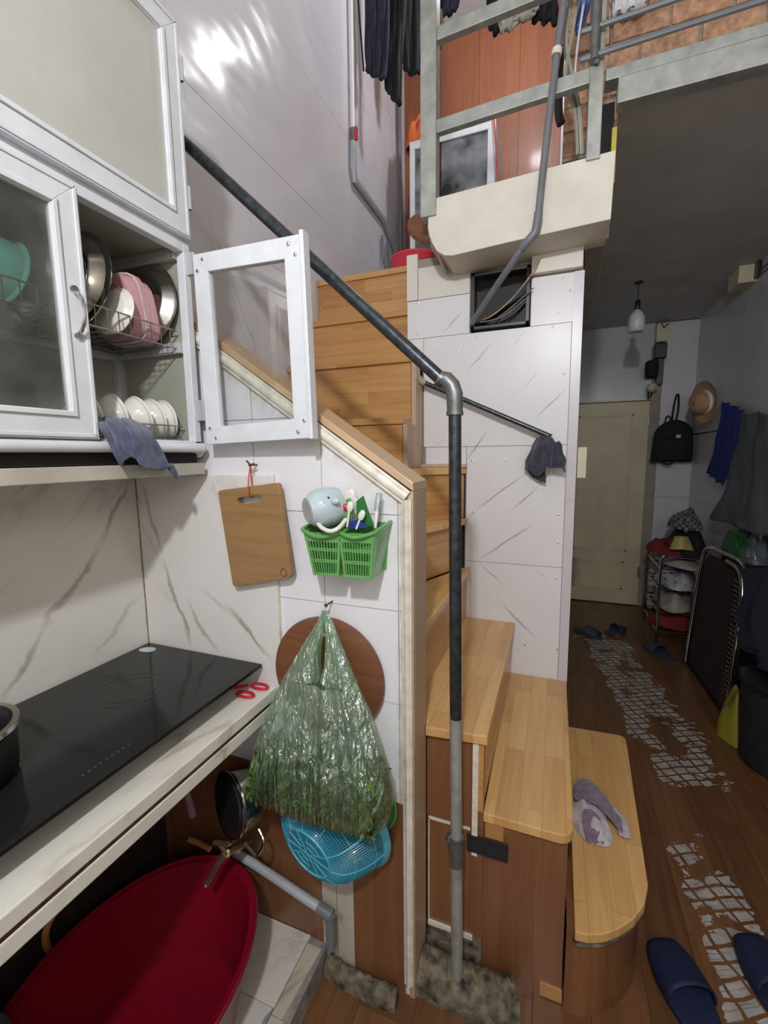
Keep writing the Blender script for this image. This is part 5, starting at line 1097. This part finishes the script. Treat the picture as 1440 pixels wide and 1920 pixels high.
for k, (u0, u1, u2, du, mt) in enumerate(((1062, 1075, 1092, 0, 'cable'), (1072, 1060, 1083, 0, 'cable'), (1085, 1078, 1090, 0, 'whitecloth'), (1058, 1068, 1086, 0, 'pvcpipe'))):
    MB().tube(smooth_path([BY(1.9, u0+14, -20), BY(1.9, u0, 70), BY(1.9, u1, 150), BY(1.9, u2-4, 215), BY(1.9, u2, 290)], 6), .0065 if k < 2 else .004, 8).build('cable', mt, None, 40, label=['thick grey green cable nearest the right railing post', 'thick grey green cable left of its twin by the railing post', 'thin white cable among the loft cables', 'thin dark cable among the loft cables'][k], cat='cable')
for k, (pts, mt, lb) in enumerate((([(1095, 462), (1060, 462), (1020, 478), (1000, 510), (960, 560), (925, 590), (905, 600)], 'orangewire', 'tan wire looping from the beam to the small window'), ([(1000, 540), (960, 575), (930, 598), (900, 604)], 'pvcpipe', 'dark wire drooping across the small window'), ([(985, 560), (945, 592), (910, 603)], 'pvcpipe', 'second dark wire across the small window'))):
    MB().tube(smooth_path([BY(1.975-.02*(i % 2), *p) for i, p in enumerate(pts)], 5), .0028, 6).build('wire', mt, None, 40, label=lb, cat='wire')
# pipes on the left wall
t = thing('water_riser', 'white to grey water pipe with red valve on the marble wall', 'pipe', (LX+.02, 2.7, 3.1))
px_ = LX+.022
MB().tube([(px_, 2.66, 4.6), (px_, 2.645, 3.40)], .0125, 12).build('tube', 'white', t, 40); MB().tube([(px_, 2.645, 3.34), (px_, 2.64, 3.19), (px_, 2.66, 3.14), (px_, 3.15, 3.135), (px_, 3.42, 3.02)], .019, 12).build('tube', 'pvcpipe2', t, 40)
MB().tube([(px_, 2.645, 3.41), (px_, 2.645, 3.33)], .018, 10).build('valve', 'galv', t, 40); MB().box(px_+.01, px_+.03, 2.635, 2.655, 3.345, 3.415).build('valve_handle', 'red', t, 0, bevel=.003)
t = thing('corner_pipe', 'dark pipe standing in the corner beside the red panelling', 'pipe', (LX+.03, 3.45, 2.4))
MB().tube([(LX+.03, 3.47, 4.5), (LX+.03, 3.50, 2.4)], .016, 10).build('tube', 'pvcpipe', t, 40); MB().tube([(LX+.07, 3.60, 3.5), (LX+.07, 3.60, 2.4)], .014, 10).build('tube', 'pvcpipe', t, 40)
t = thing('tube_frame', 'thin dark metal frame leaning in the landing corner', 'frame', (LX+.04, 3.35, 2.4))
MB().tube(smooth_path([(LX+.02, 3.12, 3.02), (LX+.02, 3.13, 2.86), (LX+.06, 3.25, 2.70), (LX+.10, 3.35, 2.62)], 5), .008, 8).tube(smooth_path([(LX+.02, 3.20, 3.0), (LX+.02, 3.22, 2.86), (LX+.06, 3.32, 2.72)], 5), .008, 8).build('tube', 'pvcpipe', t, 40)
t = thing('red_tub', 'pink red plastic tub at the top of the stairs', 'tub', (-.85, 2.62, 2.40))
MB().lathe([(.001, 0), (.10, 0), (.135, .175), (.145, .185), (.145, .195), (.13, .19), (.09, .01), (.001, .01)], (-.80, 2.60, 2.401), (0, 0, 1), 40, cap0=False, cap1=False).build('body', 'pinkred', t, 40)
# loft cabinet with glass front
t = thing('loft_cabinet', 'white framed glass cabinet standing on the landing', 'cabinet', (-.73, 3.35, 2.40))
cx0, cx1, cy, cz0, cz1 = -1.005, -.43, 3.15, 2.40, 3.58
for q_ in ((cx0, cx1, cz1-.04, cz1), (cx0, cx1, cz0, cz0+.04), (cx0, cx0+.035, cz0+.04, cz1-.04), (cx1-.05, cx1, cz0+.04, cz1-.04)): B(q_[0], q_[1], cy, cy+.03, q_[2], q_[3]).build('frame_bar', 'alu', t, 0, bevel=.003)
B(cx0, cx1, cy+.35, cy+.36, cz0, cz1).build('back_panel', 'alu_int', t, 0)
for x in (cx0, cx1-.01): B(x, x+.01, cy+.03, cy+.35, cz0, cz1).build('side_panel', 'alu_int', t, 0)
B(cx0, cx1, cy, cy+.36, cz1, cz1+.008).build('top_panel', 'alu', t, 0)
for z in (2.85, 3.2): B(cx0+.01, cx1-.01, cy+.04, cy+.35, z, z+.008).build('shelf', 'alu_int', t, 0)
B(cx0+.03, -.80, cy+.012, cy+.016, cz0+.04, cz1-.04).build('pane', 'mirrorglass', t, 0); B(-.80, cx1-.045, cy+.008, cy+.011, cz0+.04, cz1-.04).build('pane', 'mirrorglass', t, 0)
B(-.815, -.785, cy+.006, cy+.02, cz0+.04, cz1-.04).build('meeting_stile', 'maroon', t, 0)
lump('cabinet_content', 'paleclothes', -.66, 3.36, .12, .10, .22, 3.21, 41, label='pale folded things on the shelf inside the loft cabinet', cat='clothes'); lump('cabinet_content', 'navy', -.9, 3.36, .08, .10, .2, 3.21, 42, label='dark things at the left inside the loft cabinet', cat='clothes')
lump('orange_cloth', 'orange', -.945, 3.28, .10, .12, .24, 3.59, 43, label='orange cloth bundle on top of the loft cabinet', cat='cloth'); lump('navy_bundle', 'navy', -.67, 3.30, .11, .12, .14, 3.59, 44, label='navy cloth bundle on top of the loft cabinet', cat='cloth')
MB().tube(smooth_path([(-.455, 3.14, 3.72), (-.44, 3.13, 3.58), (-.405, 3.12, 3.2), (-.385, 3.1, 2.9)], 5), .005, 6).build('red_white_cord', 'redcord', None, 40, label='thin red cord hanging beside the loft cabinet', cat='cord')
# dark trousers hanging high on the left
def hang(name, mat, y, pts, label, seed, cat='clothes', wob=.008, solid=.02):
    rows_ = [[BY(y, *p) for p in r] for r in pts]; cloth(name, mat, rows_, wob=wob, seed=seed, solid=solid, label=label, cat=cat)
hang('hanging_trousers', 'navy', 2.75, [[(686, -60), (708, -60), (728, -60)], [(687, 30), (708, 35), (728, 30)], [(686, 90), (706, 95), (726, 95)], [(687, 132), (703, 142), (722, 150)]], 'dark navy trousers hanging leftmost beside the water pipe', 51)
hang('hanging_trousers', 'blackfab', 2.8, [[(722, -60), (742, -60), (765, -60)], [(722, 30), (742, 35), (760, 30)], [(722, 100), (738, 105), (755, 105)], [(724, 168), (738, 188), (752, 194)]], 'black trousers hanging right of the navy pair', 52)
hang('dark_coat', 'blackfab', 3.0, [[(748, -70), (775, -70), (802, -70)], [(750, 0), (776, 4), (800, 0)], [(752, 70), (776, 76), (800, 70)], [(757, 128), (776, 140), (797, 130)]], 'black coat hanging high beside the panelling behind the left post', 60)
MB().tube(smooth_path([(LX+.02, 2.70, 4.5), (LX+.02, 2.78, 4.1), (LX+.02, 2.83, 3.85)], 5), .006, 6).build('black_strap', 'black', None, 40, label='black strap hanging on the marble wall beside the pipe', cat='strap')
hang('hanging_shirt', 'navy', 2.1, [[(815, -40), (835, -40), (862, -40)], [(818, 0), (838, 4), (858, 2)], [(820, 22), (838, 28), (852, 20)]], 'dark shirt hem hanging left on the upper rail', 53, wob=.006)
hang('hanging_bag', 'straw', 2.05, [[(816, 22), (822, 24), (828, 26)], [(814, 60), (824, 66), (832, 58)], [(818, 86), (824, 92), (828, 84)]], 'small tan bag hanging beside the left railing post', 54, 'bag', .006, .01)
hang('hanging_shirt', 'paleclothes', 2.2, [[(935, -30), (962, -30), (1010, -35)], [(938, 10), (965, 14), (1012, 2)], [(938, 40), (968, 34), (1008, 18)], [(942, 58), (958, 50), (985, 30)]], 'pale shirt hanging in the middle of the upper rail', 55, wob=.006)
hang('hanging_shirt', 'blackfab', 2.25, [[(1000, -40), (1025, -40), (1045, -40)], [(1005, 5), (1025, 15), (1044, 20)], [(1000, 32), (1020, 40), (1042, 44)]], 'black garment hanging left of the conduit pipe', 56)
hang('hanging_shirt', 'blackfab', 2.28, [[(915, -10), (925, -5), (935, 0)], [(916, 30), (926, 34), (938, 30)], [(920, 50), (930, 58), (940, 52)]], 'dark sleeve hanging left of the pale shirt', 57)
hang('blue_towel', pm('bright_blue_cloth', (.10, .18, .50), .9), 2.0, [[(1082, -20), (1095, -20), (1108, -20)], [(1080, 20), (1090, 24), (1103, 20)], [(1074, 50), (1080, 58), (1086, 62)]], 'bright blue cloth tip hanging behind the right post', 58, 'cloth', .006, .008)
hang('white_towel', 'whitecloth', 2.15, [[(1146, -30), (1180, -30), (1225, -40)], [(1150, 8), (1180, 6), (1218, -2)], [(1150, 28), (1178, 20), (1205, 8)]], 'white cloth draped on the brick parapet', 59, 'cloth', .01)
